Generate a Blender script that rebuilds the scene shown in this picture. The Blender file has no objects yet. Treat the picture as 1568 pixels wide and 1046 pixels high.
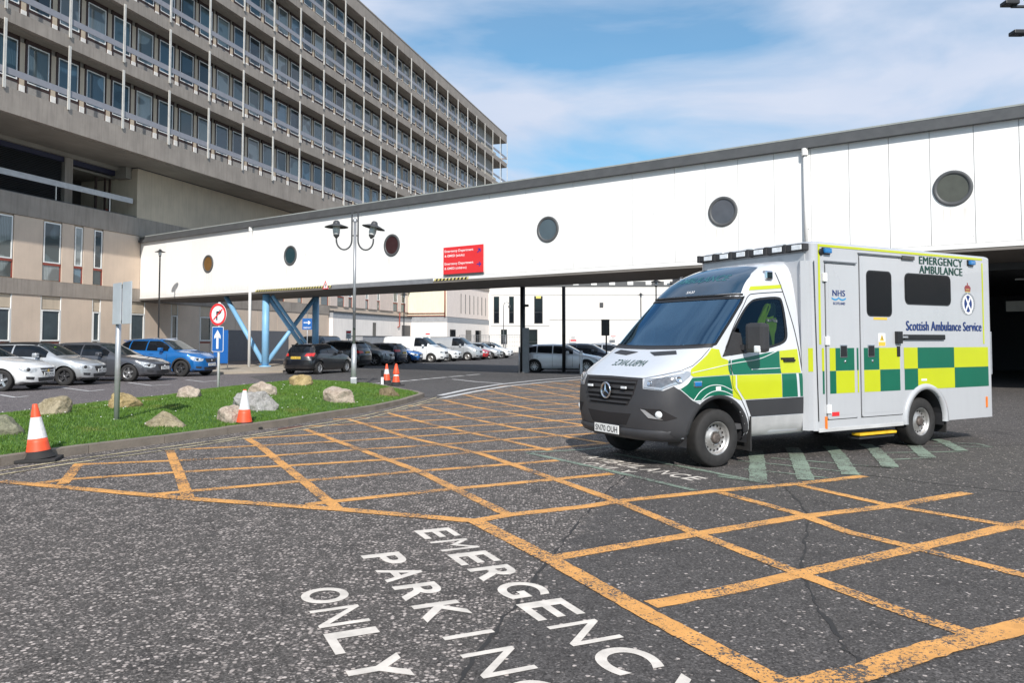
import bpy, bmesh, math, random
import numpy as np
from mathutils import Vector, Matrix, noise
from mathutils.bvhtree import BVHTree
from mathutils.geometry import delaunay_2d_cdt
random.seed(7); RS = np.random.RandomState(5)
S = bpy.context.scene; COL = S.collection; R = math.radians; PI = math.pi

# ---------------------------------------------------------------- camera
FPX, HC, TH, PX0, HZ = 1220.0, 1.6, R(2.5), 784.0, 522.0
cd = bpy.data.cameras.new('camera'); cam = bpy.data.objects.new('camera', cd); COL.objects.link(cam)
cam.location = (0, 0, HC); cam.rotation_euler = (PI/2 + TH, 0, 0)
cd.sensor_width = 36; cd.lens = 36*FPX/1568.0; cd.clip_start = .05; cd.clip_end = 3000
cd.shift_y = -(523-(HZ-FPX*math.tan(TH)))/1568.0
S.camera = cam
# ---------------------------------------------------------------- sun, sky, exposure
SUN_DIR = Vector((.08, -.997, .72)).normalized()      # towards the sun
sd = bpy.data.lights.new('sun', 'SUN'); sd.energy = 4.7; sd.angle = R(.5); sd.color = (1, .95, .88)
sun = bpy.data.objects.new('sun', sd); COL.objects.link(sun); sun.location = (-30, -20, 40)
sun.rotation_euler = SUN_DIR.to_track_quat('Z', 'Y').to_euler()
W = bpy.data.worlds.new('World'); S.world = W; W.use_nodes = True
wt = W.node_tree; wt.nodes.clear()
def wn(t, **k):
    n = wt.nodes.new(t)
    for a, b in k.items(): setattr(n, a, b)
    return n
sky = wn('ShaderNodeTexSky', sky_type='NISHITA', sun_disc=False)
sky.sun_elevation = math.asin(SUN_DIR.z); sky.sun_rotation = math.atan2(SUN_DIR.x, SUN_DIR.y)
sky.air_density = 1.1; sky.dust_density = .3; sky.ozone_density = 3.0
tc = wn('ShaderNodeTexCoord'); sep = wn('ShaderNodeSeparateXYZ'); wt.links.new(tc.outputs['Generated'], sep.inputs[0])
def wmath(op, a, b=None, clamp=False):
    n = wn('ShaderNodeMath', operation=op, use_clamp=clamp)
    for i, v in enumerate((a, b)):
        if v is None: continue
        if isinstance(v, (int, float)): n.inputs[i].default_value = v
        else: wt.links.new(v, n.inputs[i])
    return n.outputs[0]
zz = wmath('ADD', wmath('MAXIMUM', sep.outputs[2], 0.0), .25)
cx = wmath('DIVIDE', sep.outputs[0], zz); cy = wmath('DIVIDE', sep.outputs[1], zz)
cmb = wn('ShaderNodeCombineXYZ'); wt.links.new(cx, cmb.inputs[0]); wt.links.new(cy, cmb.inputs[1])
mp = wn('ShaderNodeMapping'); mp.inputs['Location'].default_value = (21.45, 17.1, 0); mp.inputs['Rotation'].default_value = (0, 0, R(35)); mp.inputs['Scale'].default_value = (1.0, 1.5, 1)
wt.links.new(cmb.outputs[0], mp.inputs[0])
nz = wn('ShaderNodeTexNoise'); nz.inputs['Scale'].default_value = 1.25; nz.inputs['Detail'].default_value = 7; nz.inputs['Roughness'].default_value = .5; nz.inputs['Distortion'].default_value = .45
wt.links.new(mp.outputs[0], nz.inputs['Vector'])
cr = wn('ShaderNodeValToRGB'); cr.color_ramp.elements[0].position = .37; cr.color_ramp.elements[1].position = .56
cr.color_ramp.elements[0].color = (.20, .20, .20, 1); cr.color_ramp.elements[1].color = (1, 1, 1, 1)
wt.links.new(nz.outputs[0], cr.inputs[0])
n2 = wn('ShaderNodeTexNoise'); n2.inputs['Scale'].default_value = 3.0; n2.inputs['Detail'].default_value = 7
wt.links.new(mp.outputs[0], n2.inputs['Vector'])
cc = wn('ShaderNodeMixRGB'); cc.inputs[1].default_value = (4.3, 5.2, 6.8, 1); cc.inputs[2].default_value = (6.2, 6.6, 7.6, 1)
wt.links.new(n2.outputs[0], cc.inputs[0])
tint = wn('ShaderNodeMixRGB', blend_type='MULTIPLY'); tint.inputs[0].default_value = 1; tint.inputs[2].default_value = (.42, .98, 1.10, 1)
wt.links.new(sky.outputs[0], tint.inputs[1])
mx = wn('ShaderNodeMixRGB'); wt.links.new(cr.outputs[0], mx.inputs[0]); wt.links.new(tint.outputs[0], mx.inputs[1]); wt.links.new(cc.outputs[0], mx.inputs[2])
bg = wn('ShaderNodeBackground'); bg.inputs[1].default_value = .115
wt.links.new(mx.outputs[0], bg.inputs[0]); wo = wn('ShaderNodeOutputWorld'); wt.links.new(bg.outputs[0], wo.inputs[0])
S.view_settings.view_transform = 'Standard'; S.view_settings.look = 'None'; S.view_settings.exposure = .12; S.view_settings.gamma = 1

# ---------------------------------------------------------------- measuring helpers
_f = Vector((0, math.cos(TH), math.sin(TH))); _u = Vector((0, -math.sin(TH), math.cos(TH)))
def G(px, py, z=0.0):
    """point of the ground (height z) seen at a pixel of the photograph"""
    d = _f + _u*((HZ-FPX*math.tan(TH)-py)/FPX) + Vector((1, 0, 0))*((px-PX0)/FPX)
    return Vector((0, 0, HC)) + d*((z-HC)/d.z)
# ---------------------------------------------------------------- materials
M = {}
def nodes_of(name):
    m = bpy.data.materials.new(name); m.use_nodes = True; nt = m.node_tree
    return m, nt, nt.nodes['Principled BSDF']
def sock(nt, s, v):
    if hasattr(v, 'links') or hasattr(v, 'is_linked'): nt.links.new(v, s)
    else: s.default_value = v
def N(nt, t, ins=None, **k):
    n = nt.nodes.new(t)
    for a, b in k.items(): setattr(n, a, b)
    for a, b in (ins or {}).items(): sock(nt, n.inputs[a], b)
    return n
def ramp(nt, fac, stops):
    n = nt.nodes.new('ShaderNodeValToRGB'); nt.links.new(fac, n.inputs[0]); e = n.color_ramp.elements
    while len(e) < len(stops): e.new(.5)
    for i, (p, c) in enumerate(stops):
        e[i].position = p; e[i].color = (c, c, c, 1) if isinstance(c, (int, float)) else (*c, 1)
    return n.outputs[0]
def mixc(nt, fac, a, b, mode='MIX'):
    n = N(nt, 'ShaderNodeMixRGB', blend_type=mode)
    sock(nt, n.inputs[0], fac)
    for i, v in ((1, a), (2, b)): sock(nt, n.inputs[i], (*v, 1) if isinstance(v, tuple) and len(v) == 3 else v)
    return n.outputs[0]
def coords(nt, scale=(1, 1, 1)):
    t = N(nt, 'ShaderNodeTexCoord'); m = N(nt, 'ShaderNodeMapping'); nt.links.new(t.outputs['Object'], m.inputs[0]); m.inputs['Scale'].default_value = scale
    return m.outputs[0]
def noi(nt, vec, scale, detail=4, rough=.55):
    return N(nt, 'ShaderNodeTexNoise', {'Vector': vec, 'Scale': scale, 'Detail': detail, 'Roughness': rough}).outputs[0]
def bump(nt, b, h, strength=.3, dist=.01):
    n = N(nt, 'ShaderNodeBump', {'Height': h, 'Strength': strength, 'Distance': dist}); nt.links.new(n.outputs[0], b.inputs['Normal'])
def mat(name, col, rough=.6, metal=0, var=.12, vs=3.0, bumpy=0, bs=40, coat=0, spec=.5, streak=0, sscale=(1.5, 1.5, .12), speck=0):
    if name in M: return M[name]
    m, nt, b = nodes_of(name); v = coords(nt)
    f = noi(nt, v, vs, 5); c = mixc(nt, ramp(nt, f, [(.3, 0), (.7, 1)]), tuple(x*(1-var) for x in col), tuple(min(1, x*(1+var)) for x in col))
    if streak:
        s = noi(nt, coords(nt, sscale), 4, 5, .6); c = mixc(nt, ramp(nt, s, [(.45, 0), (.75, streak)]), c, tuple(x*.45 for x in col))
    if speck:
        s = noi(nt, v, 60, 2, .5); c = mixc(nt, ramp(nt, s, [(.5, 0), (.62, speck)]), c, tuple(x*.6 for x in col))
    nt.links.new(c, b.inputs['Base Color'])
    nt.links.new(ramp(nt, f, [(.2, max(0, rough-.07)), (.8, min(1, rough+.07))]), b.inputs['Roughness'])
    b.inputs['Metallic'].default_value = metal; b.inputs['Specular IOR Level'].default_value = spec
    if coat: b.inputs['Coat Weight'].default_value = coat; b.inputs['Coat Roughness'].default_value = .04
    if bumpy: bump(nt, b, noi(nt, v, bs, 4), bumpy, .01)
    M[name] = m; return m
def glass(name, tint, gloss=.06, trans=.5):
    if name in M: return M[name]
    m = bpy.data.materials.new(name); m.use_nodes = True; nt = m.node_tree; nt.nodes.clear()
    tr = N(nt, 'ShaderNodeBsdfTransparent', {'Color': (*tint, 1)}); gl = N(nt, 'ShaderNodeBsdfGlossy', {'Color': (.42, .72, 1, 1), 'Roughness': .02})  # blue gloss colour stands in for blue sky reflected in the glass
    fr = N(nt, 'ShaderNodeFresnel', {'IOR': 1.6}); a = N(nt, 'ShaderNodeMath', {0: fr.outputs[0], 1: gloss}, operation='ADD')
    mi = N(nt, 'ShaderNodeMixShader', {0: a.outputs[0], 1: tr.outputs[0], 2: gl.outputs[0]})
    o = N(nt, 'ShaderNodeOutputMaterial', {0: mi.outputs[0]}); M[name] = m; return m
concrete = mat('concrete', (.315, .275, .24), .9, var=.14, vs=.8, bumpy=.4, bs=12, streak=.45)
concrete_warm = mat('concrete_warm', (.56, .465, .355), .9, var=.1, vs=.6, bumpy=.3, bs=12, streak=.3)
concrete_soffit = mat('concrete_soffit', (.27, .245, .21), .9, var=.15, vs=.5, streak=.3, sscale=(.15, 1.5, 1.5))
render_tan = mat('render_tan', (.62, .50, .40), .9, var=.08, vs=.7, bumpy=.3, bs=20, streak=.10)
brown_metal = mat('brown_metal', (.045, .022, .018), .6)
rust_red = mat('rust_red', (.28, .06, .04), .6)
white_frame = mat('white_frame', (.82, .82, .8), .5, var=.05, streak=.2)
white_metal = mat('white_metal', (.82, .81, .79), .5, var=.04, vs=.4)
post_metal = mat('post_metal', (.62, .6, .56), .45, metal=.2)
rail_metal = mat('rail_metal', (.27, .27, .3), .5, var=.08)
grey_metal = mat('grey_metal', (.33, .34, .36), .4, metal=.5)
galv = mat('galvanised', (.5, .51, .53), .42, metal=.6, var=.1, vs=8)
dark_grey = mat('dark_grey', (.05, .052, .056), .5)
black_paint = mat('black_paint', (.015, .015, .016), .4)
gutter_grey = mat('gutter_grey', (.085, .088, .092), .5)
navy = mat('navy', (.02, .02, .05), .5)
dark_void = mat('dark_interior', (.015, .013, .014), .9)
blue_steel = mat('blue_steel', (.22, .45, .68), .45, var=.06)
sign_white = mat('sign_white', (.8, .8, .8), .5, var=.03)
sign_red = mat('sign_red', (.72, .03, .035), .45, var=.03)
sign_blue = mat('sign_blue', (.01, .11, .38), .45, var=.03)
sign_navy = mat('sign_navy', (.03, .03, .25), .45)
rubber = mat('rubber', (.022, .021, .021), .8, var=.25, vs=12, bumpy=.2, bs=60)
steel_rim = mat('steel_rim', (.42, .41, .4), .42, metal=.7, var=.2, vs=14)
alloy = mat('alloy', (.55, .55, .56), .3, metal=.8)
chrome = mat('chrome', (.8, .8, .82), .1, metal=1, var=.02)
bumper_grey = mat('bumper_grey', (.043, .043, .047), .5, var=.1, bumpy=.1, bs=200)
black_plastic = mat('black_plastic', (.035, .035, .038), .55, var=.1, bumpy=.1, bs=200)
glass_dark = mat('glass_dark', (.008, .010, .013), .06, var=.3, spec=.45)
glass_privacy = mat('glass_privacy', (.006, .005, .006), .22, var=.2, spec=.2)
glass_curtain = mat('glass_curtain', (.10, .15, .17), .12, var=.5, vs=.45, spec=.8)
lamp_clear = mat('lamp_clear', (.75, .78, .8), .15, var=.2, vs=14, coat=1)
lamp_red = mat('lamp_red', (.55, .02, .02), .2, coat=1)
lamp_amber = mat('lamp_amber', (.8, .2, .02), .3, coat=.5)
lamp_blue = mat('lamp_blue', (.01, .16, .42), .15, coat=1)
plate_white = mat('plate_white', (.78, .78, .76), .5, var=.03)
plate_yellow = mat('plate_yellow', (.75, .5, .06), .5, var=.03)
letter_black = mat('letter_black', (.012, .012, .014), .5)
letter_white = mat('letter_white', (.8, .8, .8), .5)
letter_green = mat('letter_green', (.004, .05, .035), .45)
letter_blue = mat('letter_blue', (.015, .04, .16), .45)
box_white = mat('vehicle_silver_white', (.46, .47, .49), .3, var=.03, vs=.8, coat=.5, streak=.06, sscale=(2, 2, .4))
amb_white = mat('vehicle_white', (.60, .62, .655), .3, var=.03, vs=.8, coat=.6, streak=.06, sscale=(2, 2, .4))
amb_yellow = mat('reflective_yellow', (.50, .55, .008), .38, var=.03, coat=.4)
amb_green = mat('reflective_green', (.001, .12, .068), .38, var=.04, coat=.4)
hivis = mat('hivis_fabric', (.24, .48, .02), .8, var=.15, vs=20)
fabric_dark = mat('fabric_dark', (.02, .03, .025), .9)
cone_orange = mat('cone_orange', (.78, .09, .03), .5, var=.1, vs=12)
cone_white = mat('cone_white', (.74, .74, .74), .5, var=.08, vs=25, streak=.5, sscale=(12, 12, 3))
window_green = mat('tinted_green', (.05, .06, .045), .12, spec=.8)
# ---------------------------------------------------------------- mesh helpers
class MB:
    def __init__(s): s.v = []; s.f = []; s.m = []; s.sm = []
    def add(s, vs, fs, mi=0, smooth=False):
        o = len(s.v); s.v += [tuple(v) for v in vs]; s.f += [tuple(i+o for i in f) for f in fs]; s.m += [mi]*len(fs); s.sm += [smooth]*len(fs); return s
    def box(s, x0, x1, y0, y1, z0, z1, mi=0, M4=None, bev=0):
        if bev:
            bm = bmesh.new(); bmesh.ops.create_cube(bm, size=1)
            for v in bm.verts: v.co = Vector(((x0+x1)/2+v.co.x*(x1-x0), (y0+y1)/2+v.co.y*(y1-y0), (z0+z1)/2+v.co.z*(z1-z0)))
            bmesh.ops.bevel(bm, geom=bm.edges[:], offset=bev, segments=2, affect='EDGES', profile=.6)
            vs = [v.co.copy() for v in bm.verts]; bm.verts.index_update(); fs = [[v.index for v in f.verts] for f in bm.faces]; bm.free()
        else:
            vs = [Vector((x, y, z)) for x in (x0, x1) for y in (y0, y1) for z in (z0, z1)]
            fs = [(0, 1, 3, 2), (4, 6, 7, 5), (0, 4, 5, 1), (2, 3, 7, 6), (0, 2, 6, 4), (1, 5, 7, 3)]
        if M4: vs = [M4 @ v for v in vs]
        return s.add(vs, fs, mi)
    def tube(s, pts, r, n=10, mi=0, cap=True):
        pts = [Vector(p) for p in pts]; rs = r if isinstance(r, (list, tuple)) else [r]*len(pts); vs = []; fs = []; up = None
        for i, p in enumerate(pts):
            d = (pts[min(i+1, len(pts)-1)]-pts[max(i-1, 0)]).normalized()
            if up is None: up = Vector((0, 0, 1)) if abs(d.z) < .9 else Vector((1, 0, 0))
            a = d.cross(up).normalized(); b = a.cross(d).normalized(); up = b
            for k in range(n):
                t = 2*PI*k/n; vs.append(p+a*math.cos(t)*rs[i]+b*math.sin(t)*rs[i])
        for i in range(len(pts)-1):
            for k in range(n): fs.append((i*n+k, i*n+(k+1) % n, (i+1)*n+(k+1) % n, (i+1)*n+k))
        s.add(vs, fs, mi, True)
        if cap: s.add(vs[:n], [tuple(range(n))], mi); s.add(vs[-n:], [tuple(range(n))[::-1]], mi)
        return s
    def lathe(s, prof, n=24, c=(0, 0, 0), axis='z', mi=0, M4=None, smooth=True):
        vs = []; fs = []
        for r, h in prof:
            for k in range(n):
                t = 2*PI*k/n; a, b = r*math.cos(t), r*math.sin(t)
                v = {'z': (a, b, h), 'y': (a, h, b), 'x': (h, a, b)}[axis]; v = Vector(v)+Vector(c); vs.append(M4 @ v if M4 else v)
        for i in range(len(prof)-1):
            for k in range(n): fs.append((i*n+k, i*n+(k+1) % n, (i+1)*n+(k+1) % n, (i+1)*n+k))
        return s.add(vs, fs, mi, smooth)
    def poly(s, pts, z0, z1, mi=0, M4=None):
        """extruded outline in xy"""
        n = len(pts); vs = [Vector((p[0], p[1], z)) for z in (z0, z1) for p in pts]
        if M4: vs = [M4 @ v for v in vs]
        fs = [tuple(range(n))[::-1], tuple(range(n, 2*n))]+[(i, (i+1) % n, n+(i+1) % n, n+i) for i in range(n)]
        return s.add(vs, fs, mi)
    def build(s, name, mats, parent=None, label=None):
        me = bpy.data.meshes.new(name); me.from_pydata(s.v, [], s.f)
        for m in (mats if isinstance(mats, (list, tuple)) else [mats]): me.materials.append(m)
        me.polygons.foreach_set('material_index', s.m); me.polygons.foreach_set('use_smooth', s.sm)
        bm = bmesh.new(); bm.from_mesh(me); bmesh.ops.remove_doubles(bm, verts=bm.verts, dist=1e-5)
        bmesh.ops.recalc_face_normals(bm, faces=bm.faces); bm.to_mesh(me); bm.free()
        return link(name, me, parent, label)
def islands(mb, name, mats, parent=None, limit=100, label=None):
    """every separate piece its own object; past the limit the farthest ones become one stuff part"""
    par = list(range(len(mb.v))); key = {}
    def find(a):
        while par[a] != a: par[a] = par[par[a]]; a = par[a]
        return a
    for i, v in enumerate(mb.v):
        k = (round(v[0], 4), round(v[1], 4), round(v[2], 4))
        if k in key: par[find(i)] = find(key[k])
        else: key[k] = i
    for f in mb.f:
        a = find(f[0])
        for b in f[1:]: par[find(b)] = a
    g = {}
    for j, f in enumerate(mb.f): g.setdefault(find(f[0]), []).append(j)
    Mw = parent.matrix_basis if parent else Matrix.Identity(4); out = []
    for r, fl in g.items():
        ids = sorted(set(i for j in fl for i in mb.f[j])); mp_ = {a: b for b, a in enumerate(ids)}; q = MB()
        q.v = [mb.v[i] for i in ids]; q.f = [tuple(mp_[i] for i in mb.f[j]) for j in fl]; q.m = [mb.m[j] for j in fl]; q.sm = [mb.sm[j] for j in fl]
        out.append(((Mw @ Vector(q.v[0]) - Vector((0, 0, 1.6))).length, q))
    out.sort(key=lambda t: t[0]); res = [q.build(name, mats, parent, label) for _, q in out[:limit]]
    if len(out) > limit:
        q = MB()
        for _, p in out[limit:]: o = len(q.v); q.v += p.v; q.f += [tuple(i+o for i in f) for f in p.f]; q.m += p.m; q.sm += p.sm
        o = q.build(name, mats, parent); o['kind'] = 'stuff'; res.append(o)
    return res[0] if res else None
def link(name, me, parent=None, label=None):
    o = bpy.data.objects.new(name, me); COL.objects.link(o); o.parent = parent
    if label: o['label'] = label
    return o
def thing(name, label, cat, loc=(0, 0, 0), rz=0, group=None):
    o = bpy.data.objects.new(name, None); COL.objects.link(o); o.empty_display_size = .3
    o.location = loc; o.rotation_euler = (0, 0, rz); o['label'] = label; o['category'] = cat
    if group: o['group'] = group
    return o
def tag(o, label, cat, group=None):
    o['label'] = label; o['category'] = cat
    if group: o['group'] = group
    return o
def struct(o, kind='structure'): o['kind'] = kind; return o
def box_part(name, m, parent, *b, **k): return MB().box(*b, **k).build(name, m, parent)
def text_mesh(s, width=None, height=None, bold=.02, depth=0, spacing=1, res=4):
    """letters in the xy plane, lower left corner at the origin: (verts, faces)"""
    cu = bpy.data.curves.new('t', 'FONT'); cu.body = s; cu.size = 1; cu.offset = bold; cu.resolution_u = res; cu.space_character = spacing; cu.extrude = depth
    ob = bpy.data.objects.new('t', cu); COL.objects.link(ob); bpy.context.view_layer.update()
    me = bpy.data.meshes.new_from_object(ob.evaluated_get(bpy.context.evaluated_depsgraph_get()))
    v = [Vector(x.co) for x in me.vertices]; f = [tuple(p.vertices) for p in me.polygons]
    bpy.data.objects.remove(ob); bpy.data.curves.remove(cu); bpy.data.meshes.remove(me)
    x0 = min(p.x for p in v); y0 = min(p.y for p in v); x1 = max(p.x for p in v); y1 = max(p.y for p in v)
    sx = width/(x1-x0) if width else None; sy = height/(y1-y0) if height else None
    sx = sx or sy; sy = sy or sx
    return [Vector(((p.x-x0)*sx, (p.y-y0)*sy, p.z)) for p in v], f
def lettering(s, M4, m, parent=None, name='lettering', **k):
    v, f = text_mesh(s, **k); return MB().add([M4 @ p for p in v], f).build(name, m, parent)
def frame(o, x, y):
    x = Vector(x).normalized(); y = Vector(y).normalized(); z = x.cross(y); m = Matrix.Identity(4)
    for i in range(3): m[i][0], m[i][1], m[i][2], m[i][3] = x[i], y[i], z[i], o[i]
    return m
def pip(p, poly):
    c = False; j = len(poly)-1
    for i in range(len(poly)):
        a, b = poly[i], poly[j]
        if (a[1] > p[1]) != (b[1] > p[1]) and p[0] < (b[0]-a[0])*(p[1]-a[1])/(b[1]-a[1])+a[0]: c = not c
        j = i
    return c
def fill2d(poly, step):
    """dense triangulation of an outline"""
    out = []; n = len(poly)
    for i in range(n):
        a, b = Vector(poly[i]), Vector(poly[(i+1) % n]); k = max(1, int((b-a).length/step))
        out += [a.lerp(b, t/k) for t in range(k)]
    nb = len(out); xs = [p.x for p in out]; ys = [p.y for p in out]
    x = min(xs)+step*.5
    while x < max(xs):
        y = min(ys)+step*.5
        while y < max(ys):
            if pip((x, y), out[:nb]) and min((p.x-x)**2+(p.y-y)**2 for p in out[:nb]) > (step*.45)**2: out.append(Vector((x, y)))
            y += step
        x += step
    r = delaunay_2d_cdt(out, [], [list(range(nb))], 1, 1e-6)
    return r[0], r[2]
def patch(bvh, pts, D, off=.006, step=.06, mirror=False):
    """outline given by 3-D points, pressed onto the body along direction D"""
    D = Vector(D).normalized(); h = Vector((0, 0, 1)).cross(D)
    if h.length < .1: h = Vector((0, 1, 0))
    h.normalize(); k = D.cross(h)
    v2, fs = fill2d([(Vector(p).dot(h), Vector(p).dot(k)) for p in pts], step); vs = []; ok = True; last = None
    for p in v2:
        o = h*p.x+k*p.y-D*20; hit = bvh.ray_cast(o, D)
        if hit[0] is None:
            hit2 = bvh.find_nearest(last if last else o+D*19); q = hit2[0]; nn = hit2[1]
            q = h*p.x+k*p.y+D*(q.dot(D)) if q is not None else o+D*20
        else: q, nn = hit[0], hit[1]
        last = q; vs.append(q+(nn if nn.dot(D) < 0 else -nn)*off-D*0)
    mb = MB().add(vs, fs, 0, True)
    if mirror: mb.add([Vector((v.x, -v.y, v.z)) for v in vs], fs, 0, True)
    return mb
def rrect(x0, x1, y0, y1, r, n=4):
    o = []
    for cx_, cy_, a in ((x1-r, y1-r, 0), (x0+r, y1-r, 90), (x0+r, y0+r, 180), (x1-r, y0+r, 270)):
        for i in range(n+1):
            t = R(a+90*i/n); o.append((cx_+r*math.cos(t), cy_+r*math.sin(t)))
    return o
# ================================================================ GROUND
def asphalt(name, base, chip, dens, chip_scale=30, zone=False):
    m, nt, b = nodes_of(name); v = coords(nt)
    big = noi(nt, v, .35, 4); mid = noi(nt, v, 6, 4)
    vo = N(nt, 'ShaderNodeTexVoronoi', {'Vector': v, 'Scale': chip_scale, 'Randomness': 1.0})
    sp = N(nt, 'ShaderNodeSeparateColor', {0: vo.outputs['Color']})
    clump = ramp(nt, noi(nt, v, 4.5, 5, .7), [(.40, -.0), (.60, 1)])
    d = N(nt, 'ShaderNodeMath', {0: clump, 1: dens*.85, 2: dens*.28}, operation='MULTIPLY_ADD').outputs[0]
    if zone:
        # older, darker surface to the right of the resurfacing joint
        o = G(940, 755); e = G(745, 985); t = (e-o).normalized(); nrm = Vector((-t.y, t.x, 0)); nrm = nrm if nrm.x > 0 else -nrm
        t2 = N(nt, 'ShaderNodeTexCoord'); dp = N(nt, 'ShaderNodeVectorMath', {0: t2.outputs['Object'], 1: tuple(nrm)}, operation='DOT_PRODUCT')
        q = N(nt, 'ShaderNodeMath', {0: dp.outputs['Value'], 1: -nrm.dot(o)}, operation='ADD').outputs[0]
        q = N(nt, 'ShaderNodeMath', {0: q, 1: noi(nt, v, 3, 3), 2: -.02}, operation='ADD').outputs[0]
        old = N(nt, 'ShaderNodeMapRange', {0: q, 1: .42, 2: .54}).outputs[0]
        d = N(nt, 'ShaderNodeMath', {0: d, 1: N(nt, 'ShaderNodeMath', {0: old, 1: -.84, 2: 1.0}, operation='MULTIPLY_ADD').outputs[0]}, operation='MULTIPLY').outputs[0]
    pick = N(nt, 'ShaderNodeMath', {0: sp.outputs[0], 1: d}, operation='LESS_THAN').outputs[0]
    near = N(nt, 'ShaderNodeMapRange', {0: vo.outputs['Distance'], 1: .50, 2: .36}).outputs[0]
    near = N(nt, 'ShaderNodeMapRange', {0: N(nt, 'ShaderNodeMath', {0: vo.outputs['Distance'], 1: N(nt, 'ShaderNodeMath', {0: noi(nt, v, 70, 2), 1: .35, 2: -.17}, operation='MULTIPLY_ADD').outputs[0]}, operation='ADD').outputs[0], 1: .50, 2: .36}).outputs[0]
    f = N(nt, 'ShaderNodeMath', {0: pick, 1: near}, operation='MULTIPLY').outputs[0]
    fine = noi(nt, v, 110, 3, .7)
    c = mixc(nt, ramp(nt, fine, [(.35, 0), (.7, 1)]), tuple(x*.62 for x in base), tuple(x*1.45 for x in base))
    c = mixc(nt, ramp(nt, big, [(.35, .0), (.65, .35)]), c, tuple(x*.75 for x in base))
    if zone:
        c = mixc(nt, N(nt, 'ShaderNodeMath', {0: old, 1: .5}, operation='MULTIPLY').outputs[0], c, (.078, .073, .072))
        st = ramp(nt, noi(nt, v, .9, 5, .65), [(.56, 0), (.7, .5)])
        c = mixc(nt, st, c, (.03, .028, .028))
    v3 = N(nt, 'ShaderNodeTexVoronoi', {'Vector': v, 'Scale': chip_scale*2.3, 'Randomness': 1.0}); s3 = N(nt, 'ShaderNodeSeparateColor', {0: v3.outputs['Color']})
    c = mixc(nt, N(nt, 'ShaderNodeMath', {0: N(nt, 'ShaderNodeMath', {0: s3.outputs[0], 1: N(nt, 'ShaderNodeMath', {0: d, 1: .38}, operation='MULTIPLY').outputs[0]}, operation='LESS_THAN').outputs[0], 1: .55}, operation='MULTIPLY').outputs[0], c, tuple(x*.75 for x in chip))
    c = mixc(nt, N(nt, 'ShaderNodeMath', {0: N(nt, 'ShaderNodeMath', {0: s3.outputs[1], 1: .16}, operation='LESS_THAN').outputs[0], 1: .6}, operation='MULTIPLY').outputs[0], c, tuple(x*.35 for x in base))
    v4 = N(nt, 'ShaderNodeTexVoronoi', {'Vector': v, 'Scale': 95.0, 'Randomness': 1.0}); s4 = N(nt, 'ShaderNodeSeparateColor', {0: v4.outputs['Color']})
    c = mixc(nt, 1.0, c, ramp(nt, s4.outputs[0], [(0, .62), (.5, .95), (.85, 1.25), (1, 1.9)]), 'MULTIPLY')
    c = mixc(nt, 1.0, c, ramp(nt, noi(nt, v, 5, 7, .75), [(.3, .8), (.7, 1.2)]), 'MULTIPLY')
    cc_ = mixc(nt, sp.outputs[1], tuple(x*.5 for x in chip), tuple(min(1, x*1.2) for x in chip))
    c = mixc(nt, f, c, cc_)
    nt.links.new(c, b.inputs['Base Color']); b.inputs['Roughness'].default_value = .88; b.inputs['Specular IOR Level'].default_value = .25
    h = N(nt, 'ShaderNodeMath', {0: f, 1: fine}, operation='ADD').outputs[0]; bump(nt, b, h, .6, .006)
    return m
def ground_poly(name, pts, m, z=.004, z2=None):
    mb = MB()
    if z2 is None: mb.add([(p[0], p[1], z) for p in pts], [tuple(range(len(pts)))])
    else: mb.poly(pts, z2, z)
    o = mb.build(name, m); struct(o); return o
grd = MB().add([(x, y, 0) for x in (-180, 220) for y in (-40, 420)], [(0, 1, 3, 2)]).build('ground', asphalt('asphalt_road', (.103, .093, .086), (.47, .41, .375), .50, 36, True)); struct(grd)
bay = ground_poly('car_park', [G(-400, 660), G(-100, 652), G(18, 640), G(92, 629), G(153, 623), G(220, 616), G(265, 608), G(314, 601), G(375, 595), G(425, 590), G(380, 577), (-10.5, 42), (-16, 60), (-60, 60), (-40, 14)], asphalt('asphalt_car_park', (.13, .118, .122), (.33, .29, .28), .5, 26), .004)
lane = ground_poly('access_lane', [G(425, 591), G(480, 588), G(560, 591), G(590, 595), G(645, 609), G(675, 609), G(764, 591), G(902, 580.5), (12, 34), (16, 60), (6, 100), (-4, 100), (-12, 62), (-11, 46), G(383, 577)], asphalt('asphalt_lane', (.088, .085, .086), (.3, .28, .27), .18, 30), .0055)

# paint: worn where the stones below show through
def paint(name, col, wear=.5, rough=.7):
    m, nt, b = nodes_of(name); v = coords(nt)
    w1 = noi(nt, v, 55, 4, .75); w2 = noi(nt, v, 1.6, 3)
    t = N(nt, 'ShaderNodeMath', {0: w2, 1: .55, 2: w1}, operation='MULTIPLY_ADD').outputs[0]
    w3 = noi(nt, v, 18, 3, .6); t = N(nt, 'ShaderNodeMath', {0: w3, 1: .35, 2: t}, operation='MULTIPLY_ADD').outputs[0]
    f = ramp(nt, t, [(1.085-wear*.22, 0), (1.12-wear*.22, 1)])
    c = mixc(nt, ramp(nt, noi(nt, v, 9, 4), [(.3, 0), (.7, 1)]), tuple(x*.78 for x in col), tuple(min(1, x*1.1) for x in col))
    c = mixc(nt, ramp(nt, noi(nt, v, 1.1, 6, .7), [(.52, 0), (.72, .5)]), c, tuple(x*.62 for x in col))
    c = mixc(nt, f, c, (.075, .068, .064)); nt.links.new(c, b.inputs['Base Color']); b.inputs['Roughness'].default_value = rough
    bump(nt, b, w1, .35, .004); return m
p_yellow = paint('paint_yellow', (.74, .36, .10), .395); p_white = paint('paint_white', (.72, .66, .59), .33); p_green = paint('paint_green', (.24, .31, .245), .50)
p_cream = paint('paint_cream', (.62, .53, .33), .4); p_whitefar = paint('paint_white_far', (.6, .6, .6), .35)
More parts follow.
